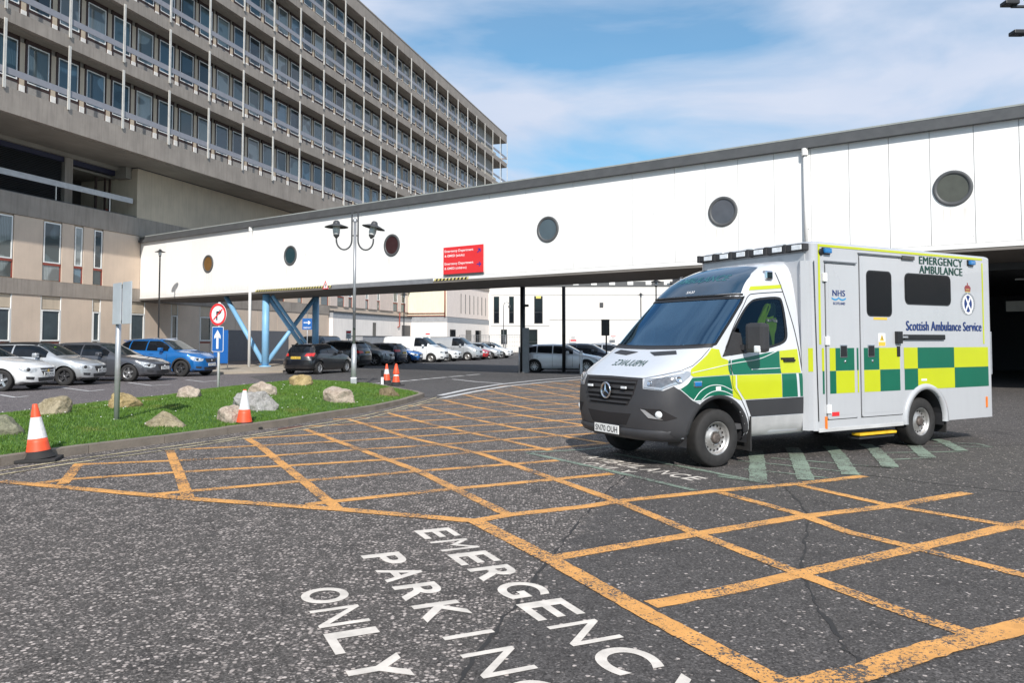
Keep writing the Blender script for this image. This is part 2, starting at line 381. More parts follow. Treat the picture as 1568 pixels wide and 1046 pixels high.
def strip(mb, pts, w, z, jag=.006, closed=False):
    """painted line through ground points; slightly ragged edges"""
    P = []
    for a, b in zip(pts[:-1], pts[1:]):
        k = max(1, int((b-a).length/.07)); k = min(k, 160); P += [a.lerp(b, i/k) for i in range(k)]
    P.append(pts[-1]); vs = []
    for i, p in enumerate(P):
        d = P[min(i+1, len(P)-1)]-P[max(i-1, 0)]; d.z = 0; d.normalize(); nrm = Vector((-d.y, d.x, 0))
        for s_ in (-1, 1): vs.append((p.x+nrm.x*s_*(w/2+RS.uniform(-jag, jag)), p.y+nrm.y*s_*(w/2+RS.uniform(-jag, jag)), z))
    mb.add(vs, [(2*i, 2*i+1, 2*i+3, 2*i+2) for i in range(len(P)-1)])
def px(*l): return [G(l[i], l[i+1]) for i in range(0, len(l), 2)]
yb = MB()
bl = [px(0, 738, 280, 764, 520, 781, 728, 799, 843, 858, 990, 941, 1195, 1050, 1330, 1125)]
for l in bl: strip(yb, l, .15, .0065)
strip(yb, px(1200, 1060, 1329, 1030, 1395, 1006, 1505, 976, 1570, 960, 1660, 940), .17, .0085, .012)
Bl = [(996, 927, 1110, 906, 1231, 878, 1412, 838, 1549, 806, 1650, 786), (849, 855, 960, 836, 1064, 819, 1226, 792, 1368, 775, 1481, 755),
      (730, 798, 780, 789, 900, 776, 947, 768, 1094, 752.6, 1226, 741, 1324, 729.6), (470, 773.5, 516, 768, 691, 749.5, 835, 736, 937, 726), (229, 758.5, 291, 752.6, 400, 743, 474, 736, 641, 722, 773, 712, 854, 705.5),
      (50, 742, 97, 735, 272, 723.5, 400, 716, 598, 704, 718, 693.5, 840, 687.5, 937, 678.6), (112, 712, 264, 706, 423, 698, 555, 688.5, 672, 681.5, 777, 673, 912, 664),
      (275, 689, 400, 682.7, 532, 675.5, 710, 664, 830, 656.5, 905, 651.5), (376, 672, 497, 665, 672, 655.5, 788, 648.5, 905, 641)]
for l in Bl: strip(yb, px(*l), .14, .0035)
VB = (3120.0, 521.0)
for c_, x0_ in ((20.0, 440), (21.5, 510), (23.0, 575), (24.7, 625), (26.5, 660), (28.6, 690), (31.0, 720), (33.6, 755), (36.5, 800), (39.8, 845)):
    m_ = 1/c_; strip(yb, [G(x, VB[1]+m_*(VB[0]-x)) for x in (x0_, (x0_+915)/2, 915)], .11, .0035)
Al = [(466, 657.5, 641, 722, 780, 790), (532, 642, 624, 670, 738, 696, 860, 738, 947, 769, 1064, 817, 1226, 880, 1370, 934, 1500, 978), (593, 632.7, 667, 652, 773, 674.5, 843, 690.5), (647, 623.5, 723, 642, 790, 656, 853, 667, 925, 679),
      (677, 613, 738.6, 626, 815, 639, 900, 652.5), (710.5, 604.6, 749, 614, 815, 627, 900, 636), (743.7, 597.5, 805, 611, 905, 626), (779, 590.6, 840.6, 602, 905, 613), (812.5, 588, 866, 597, 915, 605), (843, 585.5, 915, 595), (871, 583.5, 915, 589),
      (376.6, 671, 400, 685, 516, 779), (260, 690.5, 274, 725, 288, 763), (120, 712, 96, 742), (1104, 755, 1221, 787, 1299, 816, 1407, 841, 1568, 882, 1660, 908), (1226, 744, 1363, 775, 1535, 804, 1640, 822)]
for l in Al: strip(yb, px(*l), .12, .005)
struct(yb.build('yellow_box_marking', p_yellow))
gm = MB()
for l, w, z in (((807.6, 694, 900, 713.8, 1064, 752), .1, .0055), ((807.6, 694, 894, 689, 950, 683), .09, .0055), ((940, 695, 1003, 707, 1080, 722, 1160, 738), .1, .0055),
    ((1140, 719, 1200, 725, 1268, 733), .06, .0055), ((1130, 706, 1230, 716, 1320, 726), .06, .0055), ((1180, 702, 1365, 717), .06, .0055), ((1100, 730, 1175, 741), .06, .0055), ((1328, 714.7, 1369, 717), .06, .0055),
    ((1361, 705, 1425, 701.6), .06, .0055), ((1356, 694, 1473, 692), .06, .0055), ((1416, 684.6, 1440, 684, 1518, 685), .06, .0055), ((1430, 679, 1495, 680, 1518, 685), .06, .0055),
    ((1158, 690, 1161, 739), .2, .0068), ((1212, 686, 1219, 695, 1234, 736), .2, .0068), ((1270, 684, 1282, 695, 1303, 728), .2, .0068), ((1325, 681, 1339, 688.7, 1364, 716), .2, .0068), ((1385, 677, 1399, 682, 1421, 701), .2, .0068), ((1430, 673, 1443, 676, 1472, 691), .18, .0068)):
    strip(gm, px(*l), w, z, .012)
struct(gm.build('green_hatch_marking', p_green))
wm = MB()
for l, w in (((673.5, 606, 715, 597, 764, 589, 830, 582, 902, 577, 1000, 571), .2), ((677, 610, 727, 600, 777, 591.5, 840, 585, 903, 580, 1000, 575), .2), ((692.6, 581, 730, 585, 769, 587.5), .14)): strip(wm, px(*l), w, .0075, .01)
dl = px(470, 594, 560, 588.5, 611, 584.7, 660, 580, 738.6, 573)
for a, b in zip(dl[:-1], dl[1:]):
    for k in range(3): strip(wm, [a.lerp(b, k/3), a.lerp(b, k/3+.27)], .22, .0075, .02)
for l in ((0, 605, 23, 609, 43, 607), (95, 594, 137, 599.5, 160, 597), (196, 586, 232, 591, 262, 589), (285, 582, 312, 585, 335, 583)): strip(wm, px(*l), .1, .0075)
struct(wm.build('white_road_marking', p_whitefar))
cm = MB()
strip(cm, px(-60, 731, 0, 722, 116, 704, 349, 673, 446, 657.5, 540, 641, 600, 628, 650, 615, 668, 609), .06, .0075); strip(cm, px(-60, 738, 0, 728, 93, 713, 272, 687.5, 388, 670, 458, 659.5, 560, 642, 624, 625, 662, 614.5, 676, 610), .06, .0075)
struct(cm.build('double_kerb_line', p_cream))
# words painted on the road (read from the right): small, wide letters
up_ = Vector((.8866, .463, 0)); rd_ = Vector((.463, -.8866, 0))
def road_text(s, u, r, width, height, drift, z, m, step_letters=None):
    rd = (rd_+up_*drift).normalized(); up = (up_-rd_*drift).normalized(); o = up_*u+rd_*r; o.z = z
    mb = MB(); n = len(s); adv = width/n
    for i, ch in enumerate(s):
        w_ = adv*.76 if ch != 'I' else None
        v, f = text_mesh(ch, width=w_, height=height, bold=(0 if ch in 'MN' else .022), res=8)
        if ch == 'I': v = [Vector(((p.x)*.9+adv*.35, p.y, 0)) for p in v]
        mb.add([o+rd*(i*adv+p.x)+up*p.y+Vector((0, 0, 0)) for p in v], f)
    return struct(mb.build('painted_lettering', m))
road_text('EMERGENCY', 2.40, -6.38, 3.70, .31, -.056, .0035, p_white)
road_text('PARKING', 1.775, -5.83, 2.88, .29, -.05, .0035, p_white)
road_text('ONLY', 1.17, -5.2, 1.64, .29, -.05, .0035, p_white)
road_text('AMBULANCE', 5.93, -9.32, 2.2, .27, .06, .0035, p_white)
road_text('ONLY', 5.60, -8.85, .96, .25, .04, .0035, p_white)
# tar joints / cracks
tar = mat('tar', (.032, .03, .029), .85)
ck = MB()
for l, w in (((958, 728, 925, 758, 886, 801, 840, 858, 790, 925, 745, 985, 690, 1060), .016), ((1195, 738, 1240, 790, 1226, 880, 1250, 930, 1290, 985, 1330, 1035, 1345, 1060), .018), ((1440, 676, 1500, 683, 1545, 683, 1600, 679), .03), ((1330, 728, 1440, 742, 1568, 755, 1640, 760), .03)):
    pts = px(*l); Q = []
    for a, b in zip(pts[:-1], pts[1:]):
        for k in range(8): Q.append(a.lerp(b, k/8)+Vector((RS.normal(0, .012), RS.normal(0, .012), 0)))
    strip(ck, Q, w, .0025, .012)
struct(ck.build('tar_joint', tar))
pv = mat('paving', (.36, .31, .25), .9, var=.15, vs=1.2, streak=.1)
pav = ground_poly('footpath', [G(322, 574), G(433, 571), G(455, 566), (-12.5, 52), (-15, 54), (-17.5, 48), G(338, 561)], pv, .12, -.05)
ground_poly('drain_grate', px(425, 657, 462, 652, 464, 655, 427, 660.5), mat('rusty_iron', (.12, .05, .035), .8), .006)
# ---------------------------------------------------------------- grass island with kerb
edge = px(-260, 757, -100, 730, 0, 714.5, 136, 694, 252, 679, 349, 665, 440, 652, 500, 641, 574, 629, 622, 618, 645, 610.5, 650, 608.5, 640, 605, 609, 599, 581, 593, 532, 590.5, 480, 588.5, 420, 590, 375, 595, 314, 601, 265, 608.5, 220, 616, 153, 623, 92, 629, 18, 640.5, -100, 652, -330, 680)
cen = sum(edge, Vector())/len(edge)
def offs(pts, d):
    o = []; n = len(pts)
    for i, p in enumerate(pts):
        a = (p-pts[i-1]).normalized(); b = (pts[(i+1) % n]-p).normalized(); t = (a+b).normalized() if (a+b).length > .1 else b
        o.append(p+Vector((-t.y, t.x, 0))*d)
    return o
inner = offs(edge, .16)
kb = MB(); n_ = len(edge)
for i in range(n_):
    a, b, c, d = edge[i], edge[(i+1) % n_], inner[(i+1) % n_], inner[i]; L_ = (b-a).length; k = max(1, int(L_/.92))
    for j in range(k):
        g = .006/L_ if L_ > .05 else 0; q = [a.lerp(b, j/k+g), a.lerp(b, (j+1)/k-g), d.lerp(c, (j+1)/k-g), d.lerp(c, j/k+g)]; h = .115+RS.uniform(-.006, .006)
        kb.add([(p.x, p.y, 0) for p in q]+[(p.x, p.y, h) for p in q], [(4, 5, 6, 7), (0, 1, 5, 4), (2, 3, 7, 6), (1, 2, 6, 5), (3, 0, 4, 7)])
struct(kb.build('kerb', mat('kerb_stone', (.2, .17, .14), .9, var=.2, vs=2.5, bumpy=.5, bs=30)))
i2 = [(p.x, p.y) for p in inner]
def gh(x, y): return .105+.16*min(1, dist_edge(x, y)/1.6)+.02*noise.noise(Vector((x*.7, y*.7, 0)))
ie = np.array(i2); ib = np.roll(ie, -1, 0)
def dist_edge(x, y):
    p = np.array((x, y)); d = ib-ie; t = np.clip(((p-ie)*d).sum(1)/np.maximum((d*d).sum(1), 1e-9), 0, 1); q = ie+d*t[:, None]
    return float(np.sqrt(((p-q)**2).sum(1)).min())
v2, f2 = fill2d(i2, .45)
gmat, nt, b = nodes_of('turf'); v = coords(nt)
c = mixc(nt, ramp(nt, noi(nt, v, 1.3, 5), [(.35, 0), (.65, 1)]), (.035, .10, .008), (.06, .145, .014)); c = mixc(nt, ramp(nt, noi(nt, v, .8, 6, .7), [(.56, 0), (.7, .6)]), c, (.13, .105, .02))
nt.links.new(c, b.inputs['Base Color']); b.inputs['Roughness'].default_value = .9; bump(nt, b, noi(nt, v, 30, 4), .8, .03)
struct(MB().add([(p.x, p.y, gh(p.x, p.y)) for p in v2], f2, 0, True).build('grass_island', gmat))
# blades
NB = 70000; bx0, bx1 = ie[:, 0].min(), ie[:, 0].max(); by0, by1 = ie[:, 1].min(), ie[:, 1].max(); bx0 = max(bx0, -14)
pts = []; tri = [[Vector(v2[i]) for i in f] for f in f2]; ar = np.array([abs((t[1]-t[0]).cross(t[2]-t[0])) for t in tri])
cx_ = np.array([sum((p.x for p in t))/3 for t in tri]); cy_ = np.array([sum((p.y for p in t))/3 for t in tri]); wgt = ar/(np.maximum(cy_, 6)**.9)*(cx_/np.maximum(cy_, 1) > -.72); wgt /= wgt.sum()
T = np.array([[[p.x, p.y, gh(p.x, p.y)] for p in t] for t in tri]); ch = RS.choice(len(tri), NB, p=wgt); r1 = np.sqrt(RS.rand(NB, 1)); r2 = RS.rand(NB, 1)
P = T[ch, 0]*(1-r1)+T[ch, 1]*r1*(1-r2)+T[ch, 2]*r1*r2
a = RS.rand(NB)*2*PI; clump = np.array([noise.noise(Vector((p[0]*1.7, p[1]*1.7, 3))) for p in P]); h = (.026+.024*RS.rand(NB))*(1+.55*clump); w = .004+.0045*RS.rand(NB)+P[:, 1]*.00022; ln = RS.normal(0, .018, (NB, 2))
V = np.empty((NB, 3, 3)); V[:, 0] = P-np.stack([np.cos(a)*w, np.sin(a)*w, h*0+.01], 1); V[:, 1] = P+np.stack([np.cos(a)*w, np.sin(a)*w, h*0-.01], 1); V[:, 2] = P+np.stack([ln[:, 0], ln[:, 1], h], 1)
me = bpy.data.meshes.new('grass_blades'); me.from_pydata(V.reshape(-1, 3).tolist(), [], np.arange(NB*3).reshape(-1, 3).tolist())
m, nt, b = nodes_of('grass_blade'); v = coords(nt); c = mixc(nt, noi(nt, v, 40, 2), (.05, .12, .010), (.11, .20, .018)); c = mixc(nt, ramp(nt, noi(nt, coords(nt), .8, 6, .7), [(.56, 0), (.7, .55)]), c, (.2, .17, .04))
nt.links.new(c, b.inputs['Base Color']); b.inputs['Roughness'].default_value = .6; b.inputs['Subsurface Weight'].default_value = 0
me.materials.append(m); o = link('grass', me); tag(o, 'short green grass growing on the kerbed traffic island', 'grass'); o['kind'] = 'stuff'
dz = MB()
for i in range(80):
    p = P[RS.randint(NB)]; r_ = .011+.006*RS.rand(); dz.lathe([(r_, .055), (r_*.8, .06), (0, .062)], 6, c=tuple(p))
o = dz.build('daisy', mat('petal_white', (.8, .8, .78), .7)); tag(o, 'tiny white daisies scattered over the island grass', 'daisies'); o['kind'] = 'stuff'
# ---------------------------------------------------------------- boulders
def rockmat(name, a, b_):
    m, nt, b = nodes_of(name); v = coords(nt)
    c = mixc(nt, ramp(nt, noi(nt, v, 2.2, 6, .7), [(.38, 0), (.62, 1)]), a, b_); c = mixc(nt, ramp(nt, noi(nt, v, 7, 5, .7), [(.55, 0), (.7, .6)]), c, tuple(x*.45 for x in a)); c = mixc(nt, ramp(nt, noi(nt, v, 26, 3, .7), [(.5, 0), (.62, .45)]), c, tuple(min(1, x*1.5) for x in b_))
    nt.links.new(c, b.inputs['Base Color']); b.inputs['Roughness'].default_value = .9; bump(nt, b, noi(nt, v, 9, 8, .7), .8, .05); return m
rk = {'tan': rockmat('rock_tan', (.19, .155, .09), (.34, .29, .20)), 'grey': rockmat('rock_grey', (.22, .21, .20), (.37, .36, .345)), 'pink': rockmat('rock_pink', (.30, .235, .185), (.46, .39, .32)), 'moss': rockmat('rock_moss', (.12, .125, .08), (.25, .24, .17)), 'brown': rockmat('rock_brown', (.12, .09, .05), (.22, .17, .1)), 'ochre': rockmat('rock_ochre', (.24, .17, .07), (.42, .32, .16))}
def boulder(x0, x1, yt, yb, kind, seed, label, flat=.3, depth=.85, slant=0, zb=.13, cuts=9, group=None):
    zb = .13
    for _ in range(4): q = G((x0+x1)/2, yb, zb); zb = .5*zb+.5*(gh(q.x, q.y)-.01)
    a, b_ = G(x0, yb, zb), G(x1, yb, zb); c = (a+b_)/2; w_ = (b_-a).length; hgt = (yb-yt)/FPX*c.y*1.02
    rs = random.Random(seed); bm = bmesh.new(); bmesh.ops.create_icosphere(bm, subdivisions=5, radius=1)
    pl = []
    for i in range(cuts):
        d = Vector((rs.uniform(-1, 1), rs.uniform(-1, 1), rs.uniform(-.35, 1))).normalized(); pl.append((d, rs.uniform(.62, .86)))
    for v_ in bm.verts:
        p = v_.co.copy()
        for d, t in pl:
            q = p.dot(d)
            if q > t: p -= d*(q-t)*.9
        p += p.normalized()*(noise.noise(p*1.7+Vector((seed, 0, 0)))*.13+noise.noise(p*4.5+Vector((seed, 3, 0)))*.05+noise.noise(p*13)*.018)
        p.x += slant*p.z; v_.co = p
    xs = [v_.co.x for v_ in bm.verts]; zs = [v_.co.z for v_ in bm.verts]; xa, xb, za, zb_ = min(xs), max(xs), min(zs), max(zs)
    za = za+(zb_-za)*flat
    for v_ in bm.verts: v_.co = Vector(((v_.co.x-(xa+xb)/2)/(xb-xa)*w_, v_.co.y*w_*.5*depth, max(-.04, (v_.co.z-za)/(zb_-za)*hgt*.88)))
    me = bpy.data.meshes.new('boulder'); bm.to_mesh(me); bm.free(); me.materials.append(rk[kind])
    for p in me.polygons: p.use_smooth = True
    o = link('boulder', me); o.location = (c.x, c.y+w_*.5*depth, zb-.02); o.rotation_euler = (0, 0, -math.atan2(c.x, c.y)*.9)
    tag(o, label, 'boulder', 'boulders on the grass island')
boulder(-38, 19, 632, 668, 'moss', 3, 'dark mossy boulder cut off by the left edge of the photo', zb=.2)
boulder(33, 93, 603, 639, 'tan', 11, 'large tan boulder sloping down to the left, behind the nearest traffic cone', slant=.35, flat=.35)
boulder(157, 207, 597, 627, 'ochre', 23, 'ochre boulder standing behind the grey sign pole', cuts=12)
boulder(212, 273, 627, 656, 'tan', 37, 'low angular boulder alone in the middle of the grass right of the sign pole', flat=.4, cuts=14, zb=.24)
boulder(264, 301, 588, 611, 'pink', 41, 'rounded pinkish boulder on the far kerb in front of the dark grey estate car', cuts=5)
boulder(325, 373, 617, 649, 'pink', 53, 'smooth pinkish brown boulder directly left of the second traffic cone', cuts=8, zb=.22)
boulder(347, 417, 596, 630, 'grey', 61, 'broad grey boulder just behind the second traffic cone', cuts=10, zb=.22, flat=.35)
boulder(374, 418, 581, 607, 'pink', 67, 'pale cream boulder standing behind the broad grey one', cuts=8)
boulder(438, 475, 571, 592, 'ochre', 71, 'squarish pale boulder in front of the black hatchback on the far kerb', cuts=12)
boulder(490, 540, 589, 618, 'pink', 83, 'cream angular boulder at the foot of the twin lamp post', cuts=13, flat=.38)
boulder(578, 610, 590, 608, 'brown', 97, 'dark brown boulder under the two far traffic cones at the island tip', cuts=8)
# ---------------------------------------------------------------- traffic cones
def cone(p, h, label, lean=(0, 0), stack=False, rz=.3, white=(.38, .78)):
    t = thing('traffic_cone', label, 'traffic cone', (p.x, p.y, p.z), rz, 'traffic cones round the island')
    b = .24*h/.75; Rl = Matrix.Rotation(lean[0], 4, 'Y') @ Matrix.Rotation(lean[1], 4, 'X')
    base = MB().box(-b, b, -b, b, 0, .045, bev=.012)
    base.lathe([(b*.83, .045), (b*.66, .10), (b*.62, .14)], 24, M4=Rl)
    base.build('base', rubber, t)
    def rr(f): return b*.60*(1-f)+.03*f
    z0 = .135
    def seg(a, c_): return [(rr(a+(c_-a)*k/3), z0+(h-z0)*(a+(c_-a)*k/3)) for k in range(4)]
    MB().lathe(seg(0, white[0])+[(rr(white[0])-.004, z0+(h-z0)*white[0])], 28, M4=Rl).build('lower_band', cone_orange, t)
    MB().lathe([(q[0]+.002, q[1]) for q in seg(white[0]-.01, white[1])], 28, M4=Rl).build('reflective_sleeve', cone_white, t)
    MB().lathe(seg(white[1]-.01, .985)+[(rr(1)-.004, h), (.018, h), (.016, h-.05)], 28, M4=Rl).build('tip', cone_orange, t)
    return t
cone(G(60, 706), .76, 'orange and white traffic cone leaning left on the kerb line, nearest the camera', (-.09, 0), white=(.28, .72))
cone(G(374, 658), .72, 'orange and white traffic cone at the kerb in front of the grey boulder', rz=.9, white=(.40, .97))
cone(G(592, 588), .74, 'slim orange and white cone beside the black and white marker post', rz=.2, white=(.40, .68))
t = cone(G(606.5, 591), .72, 'orange cone with a second cone stacked on it, at the island tip', rz=.6, white=(.38, .46))
MB().lathe([(.115, .42), (.118, .46), (.035, .78), (.02, .79)], 24).build('stacked_cone', cone_orange, t)
t = thing('marker_post', 'small black over white marker post beside the far traffic cones', 'marker post', G(585.5, 589.5)); MB().box(-.05, .05, -.04, .04, .0, .28, bev=.01).build('lower_half', cone_white, t); MB().box(-.045, .045, -.035, .035, .28, .56, bev=.01).build('upper_half', black_paint, t)
# ---------------------------------------------------------------- lamps and signs
hat_prof = [(0, .235), (.06, .23), (.1, .19), (.115, .13), (.12, .115), (.38, .02), (.385, 0), (.37, .0), (.12, .06), (.0, .07)]
def lantern(parent, M4, k=1.0, clear=True, m=dark_grey):
    h = MB().lathe([(r*k, z*k) for r, z in hat_prof], 28, M4=M4).build('lamp_shade', m, parent)
    MB().lathe([(.115*k, .06*k), (.125*k, -.05*k), (.118*k, -.17*k), (.095*k, -.235*k)], 20, M4=M4).build('lamp_glass', mat('lamp_glass', (.6, .62, .63), .15, var=.25, vs=10, coat=1), parent)
    MB().lathe([(.1*k, -.23*k), (.095*k, -.28*k), (.05*k, -.33*k), (.028*k, -.36*k), (0, -.36*k)], 20, M4=M4).build('lamp_holder', m, parent)
def twin_lamp(loc, label, rz, tall=5.5, m=dark_grey, pole=None):
    t = thing('street_lamp', label, 'street lamp', loc, rz, 'twin headed street lamps'); k = tall/5.5
    MB().tube([(0, 0, 0), (0, 0, 1.25)], .085, 16).tube([(0, 0, 1.25), (0, 0, 1.4)], [.085, .052], 16).box(-.1, .1, -.1, .1, 0, .3, bev=.02).build('lamp_base', galv, t)
    MB().tube([(0, 0, 1.4), (0, 0, tall)], [.052, .045], 14).lathe([(.06, tall-.08), (.065, tall), (.03, tall+.05), (0, tall+.055)], 14).build('pole', pole or grey_metal, t)
    for s_ in (-1, 1):
        pts = [(s_*.1, 0, tall+.25), (s_*.1, 0, tall-.6)]; z0 = tall-.68; cx0 = s_*.35
        for i in range(13): a = PI*i/12; pts.append((cx0-s_*.25*math.cos(a), 0, z0-.32*math.sin(a)))
        pts.append((s_*.6, 0, tall-.62)); MB().tube(pts, .027, 8).build('arm', m, t)
        tilt = Matrix.Translation((s_*.6, 0, tall-.27)) @ Matrix.Rotation(-.0 if s_ < 0 else .22, 4, 'Y'); lantern(t, tilt, 1, m=m)
    MB().box(-.12, .12, -.02, .02, tall-.06, tall-.02).box(-.12, .12, -.02, .02, tall-.55, tall-.51).build('bracket', m, t)
    return t
t = twin_lamp((G(541.5, 597).x, G(541.5, 597).y, .1), 'tall grey twin headed lamp post with hat shaped shades, rising from the grass island', R(8))
MB().box(-.03, .05, -.12, -.06, 1.9, 2.5, bev=.02).build('control_box', dark_grey, t)
t = thing('floodlight_mast', 'black floodlight mast whose lamp heads just enter the top right corner of the photo', 'floodlight mast', (18.3, 27.2, 5.2), R(0)) ; MB().tube([(0, 0, 0), (0, 0, 8.4)], .08, 12).build('mast', black_paint, t)
islands(MB().box(-.95, .9, -.05, .05, 7.98, 8.05).box(-.7, .6, -.05, .05, 6.98, 7.05), 'cross_arm', black_paint, t)
for x_, z_ in ((-1.02, 8.1), (-.75, 7.06), (.9, 8.1)): MB().box(x_-.24, x_+.24, -.22, .16, z_-.06, z_+.08, bev=.03).build('lamp_head', black_paint, t)
def post_lamp(loc, h, label, k=.8):
    t = thing('lamp_post', label, 'lamp post', loc, 0, 'single headed black lamp posts')
    MB().tube([(0, 0, 0), (0, 0, 1.2), (0, 0, 1.21), (0, 0, h-.28)], [.075, .075, .05, .042], 12).build('pole', black_paint, t); lantern(t, Matrix.Translation((0, 0, h)), k, m=black_paint); return t
post_lamp((-21.24, 47.9, 0), 6.95, 'slim dark lamp post in front of the far left end of the white bridge')
post_lamp(((618.5-784)/1220*66, 66, 0), 5.4, 'black lamp post behind the bridge, beside the dark door of the cream block')
post_lamp(((981.5-784)/1220*66, 66, 0), 5.4, 'shorter black lamp post seen left of the ambulance windscreen', .75)
post_lamp(((1005-784)/1220*50, 50, 0), 5.3, 'taller black lamp post partly behind the ambulance windscreen', .9)
# grey back-to-back sign
p = G(178, 666); t = thing('road_sign', 'grey sign seen from behind on a thick galvanised pole, standing on the grass', 'road sign', (p.x, p.y, .1), R(-46))
MB().tube([(0, 0, 0), (0, 0, 2.42)], .045, 16).build('pole', galv, t); MB().box(.42, .84, -.085, -.07, 1.78, 2.48, bev=.004).build('sign_panel', mat('sign_back', (.52, .55, .57), .4, metal=.3), t); MB().box(-.06, .34, -.085, -.07, 1.78, 2.48, bev=.004).build('sign_panel', M['sign_back'], t)
for z in (1.83, 2.43): MB().box(-.05, .7, -.069, -.048, z-.02, z+.02).lathe([(.052, z-.025), (.052, z+.025)], 16).build('clamp', dark_grey, t)
# no right turn + ahead only
p = G(334, 601); t = thing('road_sign', 'no right turn disc above a blue ahead only arrow on a white pole', 'road sign', (p.x, p.y, .1), R(-26)); FM = lambda y: frame((0, y, 0), (1, 0, 0), (0, 0, 1))
MB().tube([(0, 0, 0), (0, 0, 2.7)], .038, 14).build('pole', mat('pole_white', (.72, .72, .72), .45), t)
d = MB().lathe([(0, -.055), (.345, -.055), (.35, -.045), (0, -.045)], 40, c=(0, 0, 2.32), axis='y', smooth=False).build('sign_disc', sign_white, t)
MB().lathe([(.345, -.058), (.345, -.061), (.27, -.061), (.27, -.058)], 40, c=(0, 0, 2.32), axis='y', smooth=False).build('red_ring', sign_red, d)
MB().poly([(-.07, 2.14), (-.02, 2.14), (-.02, 2.36), (.06, 2.36), (.06, 2.31), (.15, 2.39), (.06, 2.47), (.06, 2.42), (-.07, 2.42)], .0575, .0605, M4=FM(0)).build('turn_arrow', letter_black, d)
MB().poly([(-.2, 2.17), (-.17, 2.14), (.2, 2.47), (.17, 2.5)], .062, .065, M4=FM(0)).build('red_bar', sign_red, d)
q = MB().poly(rrect(-.24, .24, 1.16, 1.94, .04), .045, .055, M4=FM(0)).build('arrow_panel', sign_white, t)
MB().poly(rrect(-.225, .225, 1.175, 1.925, .035), .056, .059, M4=FM(0)).build('blue_field', sign_blue, q)
MB().poly([(-.045, 1.25), (.045, 1.25), (.045, 1.62), (.13, 1.56), (.13, 1.66), (0, 1.84), (-.13, 1.66), (-.13, 1.56), (-.045, 1.62)], .061, .064, M4=FM(0)).build('arrow', sign_white, q)
# blue board by the wall
p = Vector(((339-784)/1220*41, 41, 0)); t = thing('information_board', 'large plain blue board behind the no right turn sign', 'sign board', p, R(-20))
MB().box(-.45, .45, -.03, 0, .45, 2.15, bev=.01).build('board', sign_blue, t); MB().tube([(-.4, .03, 0), (-.4, .03, 2)], .03).tube([(.4, .03, 0), (.4, .03, 2)], .03).build('legs', grey_metal, t)
def arrow_sign(X, Z, z0, w_, h_, label, pole_off=0, pole=grey_metal, rz=0):
    t = thing('direction_sign', label, 'direction sign', (X, Z, 0), rz, 'blue one way arrow signs')
    MB().box(-w_/2, w_/2, -.02, 0, z0, z0+h_, bev=.005).build('sign_panel', sign_blue, t); MB().tube([(pole_off, .035, 0), (pole_off, .035, z0+h_+.3)], .03).build('pole', pole, t)
    s_ = w_*.36; a = MB().poly([(-s_, -.12*s_), (s_*.35, -.12*s_), (s_*.2, -.5*s_), (s_*.5, -.5*s_), (s_, 0), (s_*.5, .5*s_), (s_*.2, .5*s_), (s_*.35, .12*s_), (-s_, .12*s_)], .0, .004, M4=frame((0, -.021, z0+h_*.62), (1, 0, 0), (0, 0, 1))); a.build('arrow', sign_white, t)
    return t
t = arrow_sign((470.5-784)/1220*44, 44, 2.22, .54, .62, 'blue sign with white right arrow beside the blue trusses', .0)
lettering('ONE WAY', frame((-.2, -.022, 2.28), (1, 0, 0), (0, 0, 1)), letter_white, t, width=.4, height=.09)
arrow_sign((978-784)/1220*60, 60, 2.02, .5, .34, 'small blue right arrow sign left of the ambulance windscreen')
def small_sign(X, Z, z0, w_, h_, label, red='top', pole=True, rz=0, name='notice_sign'):
    t = thing(name, label, 'notice sign', (X, Z, 0 if pole else z0), rz, 'white notice signs with red bands'); o_ = 0 if pole else -z0
    MB().box(-w_/2, w_/2, -.02, 0, z0+o_, z0+h_+o_, bev=.004).build('sign_panel', sign_white, t)
    zr = z0+o_+(h_*.68 if red == 'top' else h_*.18); MB().box(-w_*.44, w_*.44, -.024, -.0205, zr, zr+h_*.24).build('red_band', sign_red, t)
    tx = MB()
    for i in range(3):
        zz_ = z0+o_+h_*(.12+.15*i if red == 'top' else .5+.14*i); tx.box(-w_*.35, w_*(.3-.1*(i % 2)), -.024, -.0205, zz_, zz_+h_*.06)
    tx.build('text_lines', dark_grey, t)
    if pole: MB().tube([(0, .03, 0), (0, .03, z0+h_)], .03).build('pole', grey_metal, t)
    return t
small_sign((534-784)/1220*54, 54, 1.75, .35, .55, 'small white sign with a red band, on a post above the dark SUV')
small_sign((655-784)/1220*64, 64, 1.75, .4, .5, 'red topped notice on a post behind the large white van')
small_sign((878-784)/1220*112.0, 112.0, 1.35, .95, 1.0, 'white wall notice with red lower band, above the silver estate car', 'low', False)
small_sign((939-784)/1220*111.6, 111.6, 1.9, .8, .42, 'small red and white notice on the white wall right of the black sign', 'top', False)
t = thing('road_sign', 'black rectangular back of a sign on a thin black post by the right hand cars', 'road sign', ((927-784)/1220*39, 39, 0), R(-8)); MB().box(-.2, .2, -.02, .02, 1.85, 2.65, bev=.01).build('sign_panel', black_paint, t); MB().tube([(.04, .04, 0), (0.04, .04, 2.6)], .04).build('pole', black_paint, t)
t = thing('bollard', 'short silver bollard in front of the silver estate car', 'bollard', G(890, 573)); MB().lathe([(.075, 0), (.075, 1.08), (.06, 1.12), (0, 1.125)], 16).build('shaft', galv, t); MB().lathe([(.078, .9), (.078, .98)], 16).build('reflective_band', sign_white, t)
